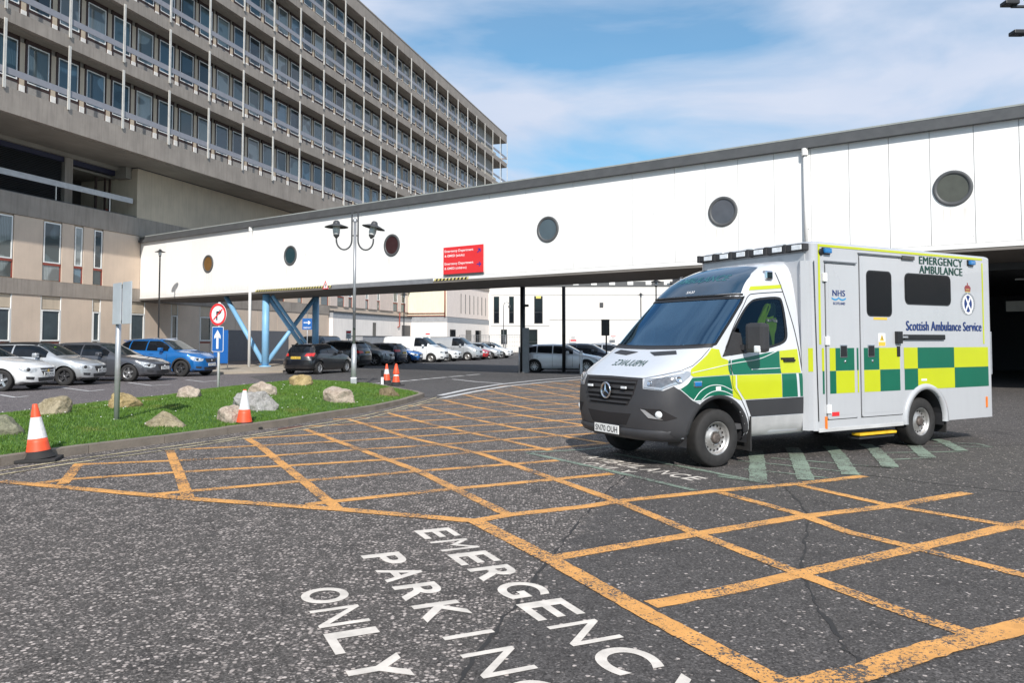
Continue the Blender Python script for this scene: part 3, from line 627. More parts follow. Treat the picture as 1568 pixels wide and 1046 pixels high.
t = thing('cctv_pole', 'thin grey pole with a curled top carrying a camera, behind the fence', 'camera pole', ((771-784)/1220*88, 88, 0)); MB().tube([(0, 0, 0), (0, 0, 5.4), (.08, 0, 5.75), (.35, 0, 5.9), (.6, 0, 5.75), (.65, 0, 5.5)], .05, 8).build('pole', grey_metal, t); MB().box(.52, .78, -.12, .12, 5.25, 5.5, bev=.03).build('camera_head', dark_grey, t)
# ================================================================ BUILDINGS
DA = math.atan2(.9641, .2655)
def curtain_glass(seed):
    k = seed % 5
    if ('cg%d' % k) in M: return M['cg%d' % k]
    base = [(.25, .30, .30), (.12, .18, .20), (.36, .40, .40), (.05, .08, .10), (.17, .28, .36)][k]
    m, nt, b = nodes_of('window_glass_%d' % k); v = coords(nt)
    w = N(nt, 'ShaderNodeTexWave', {'Vector': v, 'Scale': 3.2, 'Distortion': 2.5, 'Detail': 2}, wave_type='BANDS', bands_direction='X').outputs[0]
    c = mixc(nt, ramp(nt, w, [(.2, 0), (.9, 1)]), tuple(x*.6 for x in base), base); c = mixc(nt, ramp(nt, noi(nt, coords(nt, (.35, .2, .55)), 1.3, 1), [(.46, 0), (.50, 1)]), c, tuple(x*.35 for x in base))
    nt.links.new(c, b.inputs['Base Color']); b.inputs['Roughness'].default_value = .07; b.inputs['Specular IOR Level'].default_value = .75; M['cg%d' % k] = m; return m
def window(parent, x0, x1, z0, z1, y, fw=.07, glassm=None, framem=None, depth=.06, seed=0, mull=()):
    """glazed window facing local -y"""
    mb = MB()
    for a, b_, c, d in ((x0, x1, z1-fw, z1), (x0, x1, z0, z0+fw), (x0, x0+fw, z0+fw, z1-fw), (x1-fw, x1, z0+fw, z1-fw)): mb.box(a, b_, y-depth, y, c, d)
    for t in mull: mb.box(x0+fw, x1-fw, y-depth*.9, y, t-fw*.4, t+fw*.4)
    f = mb.build('window', framem or white_frame, parent); box_part('pane', glassm or curtain_glass(seed), f, x0+fw*.8, x1-fw*.8, y-.012, y+.02, z0+fw*.8, z1-fw*.8); return f
# ---- ward tower
T = thing('tower_block', 'long grey concrete five storey ward block with balconies, overhanging the low wing', 'building', (-25.6, 39.8, 0), DA)
SL = [(13.2, 14.5), (17.85, 18.55), (21.9, 22.6), (25.95, 26.65), (30.0, 30.7), (34.05, 35.4)]
S0, S1, SE, SW = -18.0, 93.2, 88.8, 81.3
for i, (a, b) in enumerate(SL):
    s = MB().box(S0, S1, 0, 14, a, b)
    if i == 5: s.box(S0, S1+.02, -.04, .0, b-.12, b+.02)
    s.build('floor_slab', concrete, T)
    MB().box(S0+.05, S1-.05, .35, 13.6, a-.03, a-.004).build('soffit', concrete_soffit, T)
WY = 1.12; ALL = []
for i in range(5):
    z0, z1 = SL[i][1], SL[i+1][0]
    MB().box(S0, SE, WY+.05, 13, z0, z1-.035).build('wall', concrete, T)
    MB().box(SW, SE, WY, WY+.045, z0+.9, z1-.04).build('blank_panel', mat('panel_grey', (.33, .31, .28), .8, var=.08, streak=.2), T)
    MB().box(SW, SE, .55, .6, z0+.05, z0+.75).build('pale_panel', mat('pale_panel', (.5, .46, .4), .7), T)
    MB().box(S0, S1-.02, -.03, .02, z0+.66, z0+1.0).build('balcony_rail', rail_metal, T)
    MB().box(S1-.06, S1-.02, .02, 13, z0+.66, z0+1.0).build('balcony_rail', rail_metal, T)
    lo = MB(); bd = MB(); sp = MB(); up = MB(); k = -9
    while True:
        x = 6.30+2.03*k
        if x > SW-1.6: break
        if x > S0+.3:
            lo.box(x-.55, x-.20, WY-.10, WY+.03, z0+.02, z0+.72); up.box(x-.53, x-.22, WY-.08, WY+.03, z0+.723, z1-.34)
            bd.box(x-.18, x-.05, WY-.07, WY+.04, z0+.02, z1-.04); bd.box(x+1.44, x+1.5, WY-.07, WY+.04, z0+.02, z1-.04); bd.box(x-.05, x+1.44, WY-.04, WY+.035, z1-.3, z1-.04); bd.box(x-.05, x+1.44, WY-.05, WY+.04, z0+.80, z0+.90)
            sp.box(x-.05, x+1.44, WY-.03, WY+.03, z0+.02, z0+.795)
        k += 1
    ALL.append((lo, up, bd, sp))
for k, (nm, m_) in enumerate((('pilaster_sunlit_foot', mat('pilaster_sunlit', (.85, .83, .8), .6, streak=.2)), ('pilaster', concrete_warm), ('window_surround', brown_metal), ('spandrel', mat('spandrel', (.33, .31, .29), .8, var=.1, streak=.3)))):  # white lower pilaster pieces: sunlight below the rail is put into their colour
    q = MB()
    for a in ALL: o = len(q.v); q.v += a[k].v; q.f += [tuple(i+o for i in f) for f in a[k].f]; q.m += a[k].m; q.sm += a[k].sm
    islands(q, nm, m_, T)
# windows and posts: the 100 that show largest singly
wl = []; pl = []
for i in range(5):
    z0, z1 = SL[i][1], SL[i+1][0]
    for k in range(-9, 40):
        x = 6.30+2.03*k
        if S0+.3 < x < SW-1.6: wl.append((math.hypot(-25.6+.2655*x, 39.8+.9641*x)+abs(z0)*.8+(60 if x < -3 else 0), x, z0, i))
    for k in range(-3, 24):
        x = 3.87+4.06*k-.0
        if x > S1: continue
        pl.append((math.hypot(-25.6+.2655*x, 39.8+.9641*x)+abs(z0)*.8+(60 if x < -3 else 0), x, z0, z1))
wl.sort(); pl.sort()
for j, (_, x, z0, i) in enumerate(wl[:100]): window(T, x, x+1.39, z0+.95, z0+3.08-.02, WY, .055, seed=int(x*7+i*3), depth=.05)
r_ = MB()
for _, x, z0, i in wl[100:]:
    k = int(x*7+i*3) % 5; curtain_glass(k); w = x+1.39
    for a, b_, c, d in ((x, w, z0+3.0, z0+3.06), (x, w, z0+.95, z0+1.0), (x, x+.055, z0+1.0, z0+3.0), (w-.055, w, z0+1.0, z0+3.0)): r_.box(a, b_, WY-.05, WY, c, d)
    r_.box(x+.05, w-.05, WY-.012, WY+.02, z0+.99, z0+3.01, mi=1+k)
o = r_.build('window', [white_frame]+[curtain_glass(k) for k in range(5)], T); o['kind'] = 'stuff'
def post(mb, x, z0, z1):
    mb.box(x-.075, x-.02, -.10, -.04, z0-.12, z1+.1); mb.box(x+.02, x+.075, -.10, -.04, z0-.12, z1+.1); mb.box(x-.02, x+.02, -.08, -.05, z0-.1, z1+.08); return mb
for _, x, z0, z1 in pl[:100]: post(MB(), x, z0, z1).build('balcony_post', post_metal, T)
r_ = MB()
for _, x, z0, z1 in pl[100:]: post(r_, x, z0, z1)
o = r_.build('balcony_post', post_metal, T); o['kind'] = 'stuff'
_cc = MB().tube([(S1-.4, 13.4, SL[0][1]), (S1-.4, 13.4, 34)], .06, 6).tube([(S1-.4, .8, SL[0][1]), (S1-.4, .8, 34)], .05, 6)
islands(_cc, 'corner_column', post_metal, T)

# ---- low wing below the tower
Wg = thing('low_wing', 'two storey tan and grey hospital wing behind the parked cars, ending beyond the bridge', 'building', (-24.9, 53.2, 0), DA)
EX = 63.6
wt_ = MB()
up_w = [(-11.1, -9.85), (-7.77, -6.57), (-5.52, -4.95), (-4.0, -3.36), (16.6, 17.8), (20.2, 20.85), (22.75, 23.4), (24.5, 25.8), (27.8, 29.1), (30.24, 30.9), (34.18, 34.8), (37.1, 37.7), (41.5, 42.7), (43.84, 45.0)]
lo_w = [(-11.1, -9.87), (-7.83, -6.5), (-4.01, -3.44), (-.78, .48), (3.2, 3.8), (6.35, 7.63)]
MB().box(-20, 46.0, .12, 8, 0, 9.8).build('wall', render_tan, Wg)
def panels(mb, a, b, z0, z1, gaps, y0=0.0):
    x = a
    for g0, g1 in sorted(gaps)+[(b, b)]:
        if g0-.06 > x:
            n = max(1, round((g0-.06-x)/3.3)); L_ = (g0-.06-x)/n
            for i in range(n): mb.box(x+i*L_+.012, x+(i+1)*L_-.012, y0, .13, z0, z1, bev=.02)
        x = g1+.06
    return mb
islands(panels(MB(), -20, 26.2, 5.06, 8.6, [g for g in up_w if g[1] < 26]), 'cladding_panel', render_tan, Wg)
islands(panels(MB(), 26.2, 46.0, 5.06, 8.6, [g for g in up_w if g[1] > 26]), 'cladding_panel', mat('render_pink', (.72, .60, .53), .9, var=.06, streak=.25), Wg)
islands(panels(MB(), -20, 26.0, 0, 4.19, lo_w), 'cladding_panel', render_tan, Wg)
MB().box(-20, 26, -.05, .12, 4.2, 5.05).build('concrete_band', concrete, Wg); MB().box(-20, 46.1, -.06, .12, 8.61, 9.8).build('concrete_band', concrete, Wg)
for j, (a, b) in enumerate(up_w):
    window(Wg, a, b, 6.12, 8.5, .06, .07, seed=j, depth=.05); MB().box(a-.03, b+.05, .02, .11, 5.98, 6.11).box(b, b+.05, .03, .11, 5.1, 6.0).build('red_sill', rust_red, Wg); MB().box(a, b, .07, .12, 5.12, 5.97).build('lower_pane', curtain_glass(j*2), Wg)
for j, (a, b) in enumerate(lo_w):
    window(Wg, a, b, 1.58, 3.4, .06, .08, seed=3, depth=.07, glassm=mat('glass_green', (.04, .055, .06), .1, var=.4, vs=.7)); MB().box(a, b, .05, .12, 3.45, 4.17).build('head_panel', concrete_warm, Wg); MB().box(a-.06, a-.02, .0, .1, 0, 4.18).box(b+.02, b+.06, .0, .1, 0, 4.18).build('frame_strip', white_frame, Wg); MB().box(a, b, .05, .12, 1.42, 1.53).build('red_sill', rust_red, Wg); MB().box(a, b, .05, .12, 0, 1.41).build('apron_panel', render_tan, Wg)
MB().box(9.6, 14.4, -.03, -.004, 0, 2.45).box(11.98, 12.02, -.034, -.03, 0, 2.45).box(14.41, 18.6, -.03, -.004, 0, 2.45).build('steel_doors', mat('steel_door', (.09, .095, .11), .5), Wg)
# plant deck with louvres, railing and the tall parapet wall
MB().box(-20, -.4, .0, 7.9, 9.801, 9.86).build('deck_edge', dark_grey, Wg)
lv = MB(); z = 9.9
while z < 12.55: lv.add([(-20, 1.36, z), (-5.25, 1.36, z), (-5.25, 1.46, z+.09), (-20, 1.46, z+.09)], [(0, 1, 2, 3)]); z += .1
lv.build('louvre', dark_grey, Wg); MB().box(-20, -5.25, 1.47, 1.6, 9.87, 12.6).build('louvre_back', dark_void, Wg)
MB().box(-20, -.9, 1.3, 1.7, 12.6, 12.9).build('dark_fascia', navy, Wg); MB().box(-20, -.9, 1.05, 1.7, 12.905, 13.16).build('edge_beam', concrete_soffit, Wg)
MB().box(-5.2, -4.6, 1.2, 1.6, 9.87, 12.9).build('column', concrete, Wg); MB().box(-1.0, -.5, .42, 1.29, 12.4, 13.15).build('edge_beam', concrete_soffit, Wg)
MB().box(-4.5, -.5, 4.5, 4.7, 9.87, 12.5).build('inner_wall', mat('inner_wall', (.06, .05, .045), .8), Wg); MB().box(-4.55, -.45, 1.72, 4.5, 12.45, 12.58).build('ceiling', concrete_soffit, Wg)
MB().box(-1.9, -1.75, 2, 2.1, 9.87, 12.4).box(-1.3, -1.2, 1.8, 1.9, 9.87, 12.4).box(-.9, -.8, 1.8, 1.9, 9.87, 12.4).build('door_frame', brown_metal, Wg)
MB().box(-1.15, -.95, 1.85, 1.9, 9.9, 10.4).box(-2.6, -1.9, 2.2, 2.25, 9.9, 10.2).build('red_boxes', rust_red, Wg)
MB().box(-20, -.85, -.04, .0, 10.68, 10.99).box(-20, -.85, -.02, .04, 10.99, 11.02).build('deck_rail', mat('rail_pale', (.5, .5, .51), .45), Wg)
for x in (-19, -15, -11.1, -7, -2.8): box_part('rail_post', post_metal, Wg, x-.03, x+.03, .005, .05, 9.85, 10.68)
MB().box(-.42, 62, -.0, .42, 9.805, 13.12).box(-.42, 62, .42, 7.9, 9.9, 13.0).build('parapet_wall', concrete_warm, Wg)
MB().box(-.5, 62, -.07, .5, 13.122, 13.19).build('coping', dark_grey, Wg)
# white ground floor extension and the cream block
E_ = thing('white_extension', 'single storey white rendered extension with a dark door, behind the vans', 'building', (-24.9, 53.2, 0), DA)
wrd = mat('render_white', (.86, .80, .75), .85, var=.05, vs=.6, streak=.2); cream = mat('render_cream', (.78, .74, .58), .85, var=.05, streak=.15)
MB().box(26.2, 46.2, -.35, .11, 0, 3.85).build('wall', wrd, E_); MB().box(26.2, 46.2, -.355, .11, 3.855, 4.42).build('grey_band', mat('band_grey', (.33, .34, .36), .7), E_); MB().box(26.15, 46.3, -.45, .12, 4.425, 4.54).build('coping', dark_grey, E_)
MB().box(43.15, 45.7, -.38, -.352, 0, 3.45).box(44.4, 44.45, -.39, -.381, 0, 3.4).build('door', dark_grey, E_); MB().box(35.2, 36, -.37, -.352, 1.9, 3.6).build('window', glass_dark, E_); MB().box(26.2, 26.35, -.36, .11, 4.55, 4.6).build('end_trim', dark_grey, E_)
MB().tube([(42.3, -.45, 4.9), (42.3, -.45, 3.3), (41.8, -.45, 3.2)], .07, 6).build('red_pipe', rust_red, E_)
Ec = thing('cream_block', 'cream and pink two storey block with red pipes behind the silver van', 'building', (-24.9, 53.2, 0), DA)
# block stands proud of the facade: its end faces the camera, its long side runs away
x0 = 46.1; MB().box(x0, x0+17.5, -4.93, 7.5, 4.55, 8.6).build('upper_wall', mat('render_rose', (.84, .73, .66), .85, var=.05, streak=.2), Ec)
MB().box(x0-.02, x0-.004, -4.9, .1, 4.6, 8.6).build('cream_panel', cream, Ec); MB().box(x0, x0+17.5, -5.0, 7.5, 0, 3.86).build('lower_wall', wrd, Ec)
MB().box(x0-.01, x0+17.5, -5.02, 7.5, 3.865, 4.5).build('grey_band', M['band_grey'], Ec); MB().box(x0-.03, x0+17.5, -5.04, 7.5, 8.61, 9.8).build('concrete_band', concrete, Ec)
MB().tube([(x0-.12, -4.75, 8.6), (x0-.12, -4.75, 4.5)], .09, 8).tube([(x0-.12, .2, 4.95), (x0-.12, -4.75, 4.95)], .05, 6).tube([(x0-.12, .2, 4.65), (x0-.12, -4.75, 4.65)], .05, 6).build('red_pipe', rust_red, Ec)
for a, b, c, d in ((1.0, 3.0, 0.8, 3.0), (7.0, 9.2, 1.6, 3.0), (11.0, 13.5, 1.2, 3.0)): box_part('window', glass_dark, Ec, x0+a, x0+b, -5.04, -5.005, c, d)
for k in range(7): box_part('slot_window', glass_dark, Ec, x0+5.2+k*1.75, x0+5.38+k*1.75, -4.96, -4.935, 5.1, 7.6)
# white block across the end
Wb = thing('white_block', 'low white rendered block with tall dark windows closing the car park', 'building', (-3.0, 113.0, 0), R(-2.0))
wbm = mat('render_bright', (.74, .72, .69), .85, var=.04, vs=.3, streak=.12)
MB().box(-1.6, 45, .0, 14, 0, 9.25).build('wall', wbm, Wb); MB().box(-1.7, 45.1, -.08, 14, 9.255, 9.5).build('coping', gutter_grey, Wb); MB().box(0, 45, -.012, -.001, 8.05, 8.1).box(0, 8.3, -.012, -.001, 3.65, 3.72).box(8.3, 45, -.012, -.001, 4.55, 4.62).build('joint', gutter_grey, Wb)
for px0, px1, py0, py1 in ((756, 764.5, 454, 495), (779.5, 787, 454, 495), (818, 831, 453.5, 495.5), (767, 776.5, 504.5, 527), (807.5, 823, 504.5, 534)):
    k = 113/1220; window(Wb, (px0-784)*k+3.0, (px1-784)*k+3.0, 1.6+(522-py1)*k, 1.6+(522-py0)*k, -.0, .07, glassm=glass_dark, framem=dark_grey, mull=(1.6+(522-(py0+py1)/2-4)*k,))
MB().box(27.4-12, 27.9-12, -.2, -.01, 6.4, 7.0).build('alarm_box', dark_grey, Wb); MB().box(4.8+1.6, 5.5+1.6, -.1, -.01, 7.6, 7.95).box(25, 25.7, -.1, -.01, 7.6, 7.95).build('alarm_box', mat('alarm_yellow', (.7, .6, .15), .5), Wb)
rb = thing('roof_level_block', 'pale upper storey with a dark strip of windows, seen just under the bridge', 'building', (-2, 128, 0), R(-2)); MB().box(4, 32, 0, 10, 0, 12.2).build('wall', wbm, rb); MB().box(4.5, 31.5, -.03, -.001, 10.2, 11.1).build('window_strip', gutter_grey, rb)
for k in range(9): box_part('mullion', white_frame, rb, 6+k*2.9, 6.9+k*2.9, -.06, -.031, 10.15, 11.15)
gb = thing('grey_block', 'dark grey tall block rising behind the ambulance roof', 'building', (24.6, 112, 0), R(-2)); MB().box(0, 3.2, -.5, 12, 0, 13).build('wall', mat('grey_block', (.2, .2, .21), .8, streak=.3), gb); MB().box(3.21, 30, -.5, 12, 0, 12.4).box(3.3, 29, -.52, -.501, 8, 8.3).build('side_wall', wbm, gb)
# wire fence panels and a grey service box
def mesh_fence(x0, x1, Z0, Z1, label):
    a, b = Vector(x0), Vector(x1); L_ = (b-a).length; t = thing('mesh_fence', label, 'fence panel', (a.x, a.y, 0), math.atan2(b.y-a.y, b.x-a.x), 'temporary mesh fence panels')
    mb = MB().tube([(0, 0, Z0), (0, 0, Z1), (L_, 0, Z1), (L_, 0, Z0)], .03, 6).build('frame', grey_metal, t)
    w = MB(); k = 0
    while k*.22 < L_: w.box(k*.22-.008, k*.22+.008, -.008, .008, Z0+.1, Z1); k += 1
    for j in range(5): w.box(0, L_, -.009, .009, Z0+.15+j*.42, Z0+.168+j*.42)
    w.build('wire_mesh', grey_metal, t)
q0, q1 = Vector(((703-784)/1220*80, 80, 0)), Vector(((800-784)/1220*74, 74, 0))
for k, nm in enumerate(('leftmost', 'second', 'third', 'rightmost')):
    a, b = q0.lerp(q1, k/4+.005), q0.lerp(q1, (k+1)/4-.005); mesh_fence((a.x, a.y), (b.x, b.y), .1, 2.15, '%s of the four grey mesh fence panels behind the small white car' % nm)
t = thing('service_enclosure', 'low grey enclosure against the white extension, behind the grey SUV', 'enclosure', (-24.9, 53.2, 0), DA)
MB().box(29, 36, -2.2, -.5, 0, 2.05).build('panel_wall', mat('enclosure_grey', (.3, .31, .33), .7, streak=.2), t); MB().box(28.95, 36.05, -2.25, -.45, 2.05, 2.12).build('cap', gutter_grey, t)


# ---- link bridge
BA = math.atan2(-.601, .799)
B = thing('link_bridge', 'long white panelled covered footbridge with round porthole windows', 'bridge', (-24.9, 53.2, 0), BA)
joints = [0.02, 3.2, 6.1, 9.4, 12.46, 15.0, 17.2, 19.4, 21.6, 23.0, 24.9, 25.8, 29.9, 31.9, 34.3, 37.04, 38.84, 40.06, 41.3, 42.6, 43.85, 45.08, 46.3, 47.48, 48.68, 49.85, 51.05, 52.25, 53.45, 54.65, 55.85, 57.05]
bw, nt, b_ = nodes_of('bridge_cladding'); v = coords(nt)
c = mixc(nt, noi(nt, v, .5, 4), (.87, .865, .85), (.9, .9, .89)); st = noi(nt, coords(nt, (3.2, 3.2, .16)), 2.2, 5, .65); c = mixc(nt, ramp(nt, st, [(.60, 0), (.78, .22)]), c, (.45, .38, .3)); c = mixc(nt, ramp(nt, noi(nt, v, 5.5, 2), [(.74, 0), (.77, .5)]), c, (.3, .28, .25))
sx_ = N(nt, 'ShaderNodeSeparateXYZ', {0: v}); tot = None
for q_ in (8.0, 15.93, 23.8, 33.05, 40.73, 48.1):
    d_ = N(nt, 'ShaderNodeMath', {0: N(nt, 'ShaderNodeMath', {0: N(nt, 'ShaderNodeMath', {0: sx_.outputs[0], 1: -q_}, operation='ADD').outputs[0]}, operation='ABSOLUTE').outputs[0], 1: .42}, operation='LESS_THAN').outputs[0]
    tot = d_ if tot is None else N(nt, 'ShaderNodeMath', {0: tot, 1: d_}, operation='ADD').outputs[0]
below = N(nt, 'ShaderNodeMapRange', {0: sx_.outputs[2], 1: 5.85, 2: 5.6}).outputs[0]; fade = N(nt, 'ShaderNodeMapRange', {0: sx_.outputs[2], 1: 4.5, 2: 5.7}).outputs[0]
sk = ramp(nt, noi(nt, coords(nt, (7, 7, .3)), 2.0, 4, .6), [(.45, 0), (.66, .4)])
mm = N(nt, 'ShaderNodeMath', {0: N(nt, 'ShaderNodeMath', {0: tot, 1: below}, operation='MULTIPLY').outputs[0], 1: N(nt, 'ShaderNodeMath', {0: sk, 1: fade}, operation='MULTIPLY').outputs[0]}, operation='MULTIPLY').outputs[0]
c = mixc(nt, mm, c, (.46, .38, .27))
foot = N(nt, 'ShaderNodeMath', {0: N(nt, 'ShaderNodeMapRange', {0: N(nt, 'ShaderNodeMath', {0: noi(nt, coords(nt, (3, 3, 1)), 2.0, 5, .7), 1: .9, 2: sx_.outputs[2]}, operation='MULTIPLY_ADD').outputs[0], 1: 5.35, 2: 4.9}).outputs[0], 1: .2}, operation='MULTIPLY').outputs[0]
c = mixc(nt, foot, c, (.42, .38, .33))
oi_ = N(nt, 'ShaderNodeObjectInfo'); c = mixc(nt, 1.0, c, ramp(nt, oi_.outputs['Random'], [(0, .95), (1, 1.0)]), 'MULTIPLY')
nt.links.new(c, b_.inputs['Base Color']); b_.inputs['Roughness'].default_value = .45
for a, b in zip(joints[:-1], joints[1:]): MB().box(a+.008, b-.008, 0, .06, 4.56, 8.2).build('cladding_panel', bw, B)
MB().box(0, 57, .06, 4.6, 4.42, 8.2).build('core', mat('core_grey', (.35, .35, .35), .8), B)
MB().box(0, 57, -.02, .05, 4.40, 4.55).build('bottom_trim', white_metal, B)
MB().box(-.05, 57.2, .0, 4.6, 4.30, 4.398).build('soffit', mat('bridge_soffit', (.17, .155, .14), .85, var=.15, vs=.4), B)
MB().box(19.4, 26.55, -.035, -.021, 4.30, 4.52).build('steel_strip', grey_metal, B)
MB().box(-.3, 57.3, -.22, -.02, 8.14, 8.30).box(-.3, 57.3, -.12, 5, 8.301, 8.50).build('gutter', gutter_grey, B)
MB().box(-.1, 57, -.13, 4.8, 8.505, 8.56).build('roof', mat('roof_sheet', (.3, .32, .31), .6), B)
hz = MB()
def hazard(a, b):
    x = a; i = 0
    while x < b:
        q = [(x, -.026, 4.40), (x+.11, -.026, 4.40), (x+.17, -.026, 4.50), (x+.06, -.026, 4.50)]; hz.add(q, [(0, 1, 2, 3)], i % 2); x += .11; i += 1
hazard(12.8, 19.3); hz.build('hazard_tape', [mat('tape_yellow', (.62, .55, .2), .5), black_paint], B); hz = MB(); hazard(26.6, 28.6); hz.build('hazard_tape', [M['tape_yellow'], black_paint], B)
pg = [mat('porthole_amber', (.17, .085, .02), .2), mat('porthole_blue', (.02, .05, .06), .08, spec=.8), mat('porthole_maroon', (.045, .02, .022), .12), mat('porthole_steel', (.06, .09, .105), .1, spec=.8), mat('porthole_grey', (.075, .078, .088), .1, spec=.8), mat('porthole_olive', (.085, .09, .075), .1, spec=.4)]
stn = mat('rust_stain', (.62, .54, .42), .7, var=.2, vs=6, streak=.4, sscale=(9, 9, .4))
for i, x in enumerate((8.0, 15.93, 23.8, 33.05, 40.73, 48.1)):
    z = 6.29; f = MB().lathe([(.43, -.01), (.45, -.05), (.53, -.05), (.55, -.035), (.55, .0)], 40, c=(x, 0, z), axis='y').build('porthole', gutter_grey, B)
    MB().lathe([(0, -.018), (.44, -.018)], 40, c=(x, 0, z), axis='y', smooth=False).build('pane', pg[i], f)
for x, zb in ((12.42, .1), (43.7, 4.5)):
    MB().tube([(x, -.10, 8.0), (x, -.10, zb)], .062 if zb > 1 else .085, 12).lathe([(.11, 7.9), (.11, 8.14)], 12, c=(x, -.12, 0)).build('downpipe', white_metal, B)
    for z in (7.4, 6.4, 5.4): MB().box(x-.09, x+.09, -.03, -.005, z, z+.05).build('pipe_bracket', white_metal, B)
# supports: blue raking steel frame at the left, dark columns further along
def P2L(x, y, z): return (x, y, z)
fr = thing('steel_support', 'pale blue steel trestle of two columns and crossed braces under the bridge', 'bridge support', (-24.9, 53.2, 0), BA)
for x, y in ((12.95, .6), (12.95, 4.2)): MB().tube([(x, y, .05), (x, y, 4.28)], .20, 20).lathe([(.34, .0), (.34, .16), (.3, .18), (0, .18)], 20, c=(x, y, 0)).build('column', blue_steel, fr)
MB().tube([(12.95, .75, 4.15), (12.95, 4.0, .4)], .13, 14).build('brace', blue_steel, fr); MB().tube([(12.95, 4.05, 4.15), (12.95, .75, .4)], .13, 14).build('brace', blue_steel, fr); MB().tube([(13.35, .75, 4.2), (13.35, 4.1, .4)], .1, 14).build('brace', blue_steel, fr)
MB().tube([(9.0, .6, 4.25), (12.75, .6, .35)], .14, 14).build('brace', blue_steel, fr)
bc, bs = math.cos(BA), math.sin(BA)
for i, (px_, py_, r_, lb) in enumerate(((800.4, 571.2, .13, 'thicker dark bridge column with a grey sheath, left of the silver estate car'), (863.5, 571.6, .09, 'thin black column in front of the silver estate car door'))):
    g = G(px_, py_); c = thing('bridge_column', lb, 'column', (g.x, g.y, 0)); MB().tube([(0, 0, 0), (0, 0, 4.29)], r_, 14).lathe([(r_*1.7, 0), (r_*1.7, .05), (r_, .06)], 14).build('shaft', black_paint, c)
    if i == 0: MB().box(-.02, .32, -.22, .12, 0, 2.25, bev=.03).build('sheath', mat('sheath_grey', (.2, .21, .22), .5, metal=.3), c); MB().tube([(-.17, -.12, 0), (-.17, -.12, 1.3)], .04, 8).build('guard_rail', galv, c); MB().box(.1, .3, -.15, .05, 3.3, 3.42).build('camera', black_paint, c)
c = thing('bridge_column', 'bridge column hidden mostly behind the ambulance', 'column', (14.0, 27.5, 0)); MB().tube([(0, 0, 0), (0, 0, 4.29)], .15, 14).lathe([(.3, 0), (.3, .05), (.15, .06)], 14).build('shaft', black_paint, c)
# red department sign and warning triangle, fixed to the bridge
t = thing('department_sign', 'red hospital sign for the emergency departments fixed to the white bridge', 'sign', (-24.9+.799*27.26-.02, 53.2-.601*27.26-.05, 4.66), BA)
MB().box(0, 2.37, -.06, -.03, 0, 1.25, bev=.008).build('sign_panel', sign_red, t); MB().box(0, 2.37, -.055, -.0, -.05, -.001).build('lower_rail', dark_grey, t)
for i, (s, z, w, h) in enumerate((('Emergency Department', 1.0, 1.72, .15), ('& GMED (adults)', .79, 1.2, .14), ('Emergency Department', .42, 1.72, .15), ('& GMED (children)', .21, 1.32, .14))): lettering(s, frame((.08, -.0625, z-.03), (1, 0, 0), (0, 0, 1)), letter_white, t, width=w, height=h, bold=.015)
ar = [(-.13, -.025), (.04, -.025), (-.02, -.1), (.04, -.1), (.13, 0), (.04, .1), (-.02, .1), (.04, .025), (-.13, .025)]
for z, a in ((.98, 45), (.37, 0)): MB().poly([(p[0]*math.cos(R(a))-p[1]*math.sin(R(a)), p[0]*math.sin(R(a))+p[1]*math.cos(R(a))) for p in ar], 0, .004, M4=frame((2.13, -.062, z), (1, 0, 0), (0, 0, 1))).build('arrow', sign_navy, t)
t = thing('warning_triangle', 'small white warning triangle hung on the lower edge of the bridge', 'warning sign', (-24.9+.799*18.95-.02, 53.2-.601*18.95-.05, 4.32), BA)
MB().poly([(-.24, 0), (.24, 0), (0, .46)], .0, .012, M4=frame((0, -.01, 0), (1, 0, 0), (0, 0, 1))).build('plate', sign_white, t)
e = [(-.24, 0), (.24, 0), (0, .46)]; ii = [(-.17, .04), (.17, .04), (0, .36)]; MB().add([(p[0], -.026, p[1]) for p in e+ii], [(0, 1, 4, 3), (1, 2, 5, 4), (2, 0, 3, 5)]).build('red_border', sign_red, t); MB().box(-.02, .02, -.03, -.025, .12, .26).box(-.02, .02, -.03, -.025, .06, .09).build('mark', letter_black, t)
# dark covered bay behind the ambulance, at the right
cb = thing('covered_bay', 'deep dark covered ambulance bay under the right end of the bridge', 'building', (-24.9, 53.2, 0), BA)
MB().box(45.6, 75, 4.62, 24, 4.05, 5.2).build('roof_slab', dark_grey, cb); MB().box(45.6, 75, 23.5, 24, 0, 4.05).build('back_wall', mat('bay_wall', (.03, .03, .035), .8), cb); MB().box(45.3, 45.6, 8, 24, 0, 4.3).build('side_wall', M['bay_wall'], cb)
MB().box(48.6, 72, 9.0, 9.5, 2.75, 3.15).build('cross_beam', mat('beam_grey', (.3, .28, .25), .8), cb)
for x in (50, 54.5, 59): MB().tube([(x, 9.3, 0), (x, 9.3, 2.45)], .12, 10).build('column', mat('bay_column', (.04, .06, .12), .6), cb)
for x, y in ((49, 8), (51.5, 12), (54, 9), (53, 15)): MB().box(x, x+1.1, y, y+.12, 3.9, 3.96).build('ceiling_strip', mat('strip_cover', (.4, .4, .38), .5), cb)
MB().box(57.1, 75, .0, 4.6, 4.3, 8.5).build('end_bay', white_metal, cb)

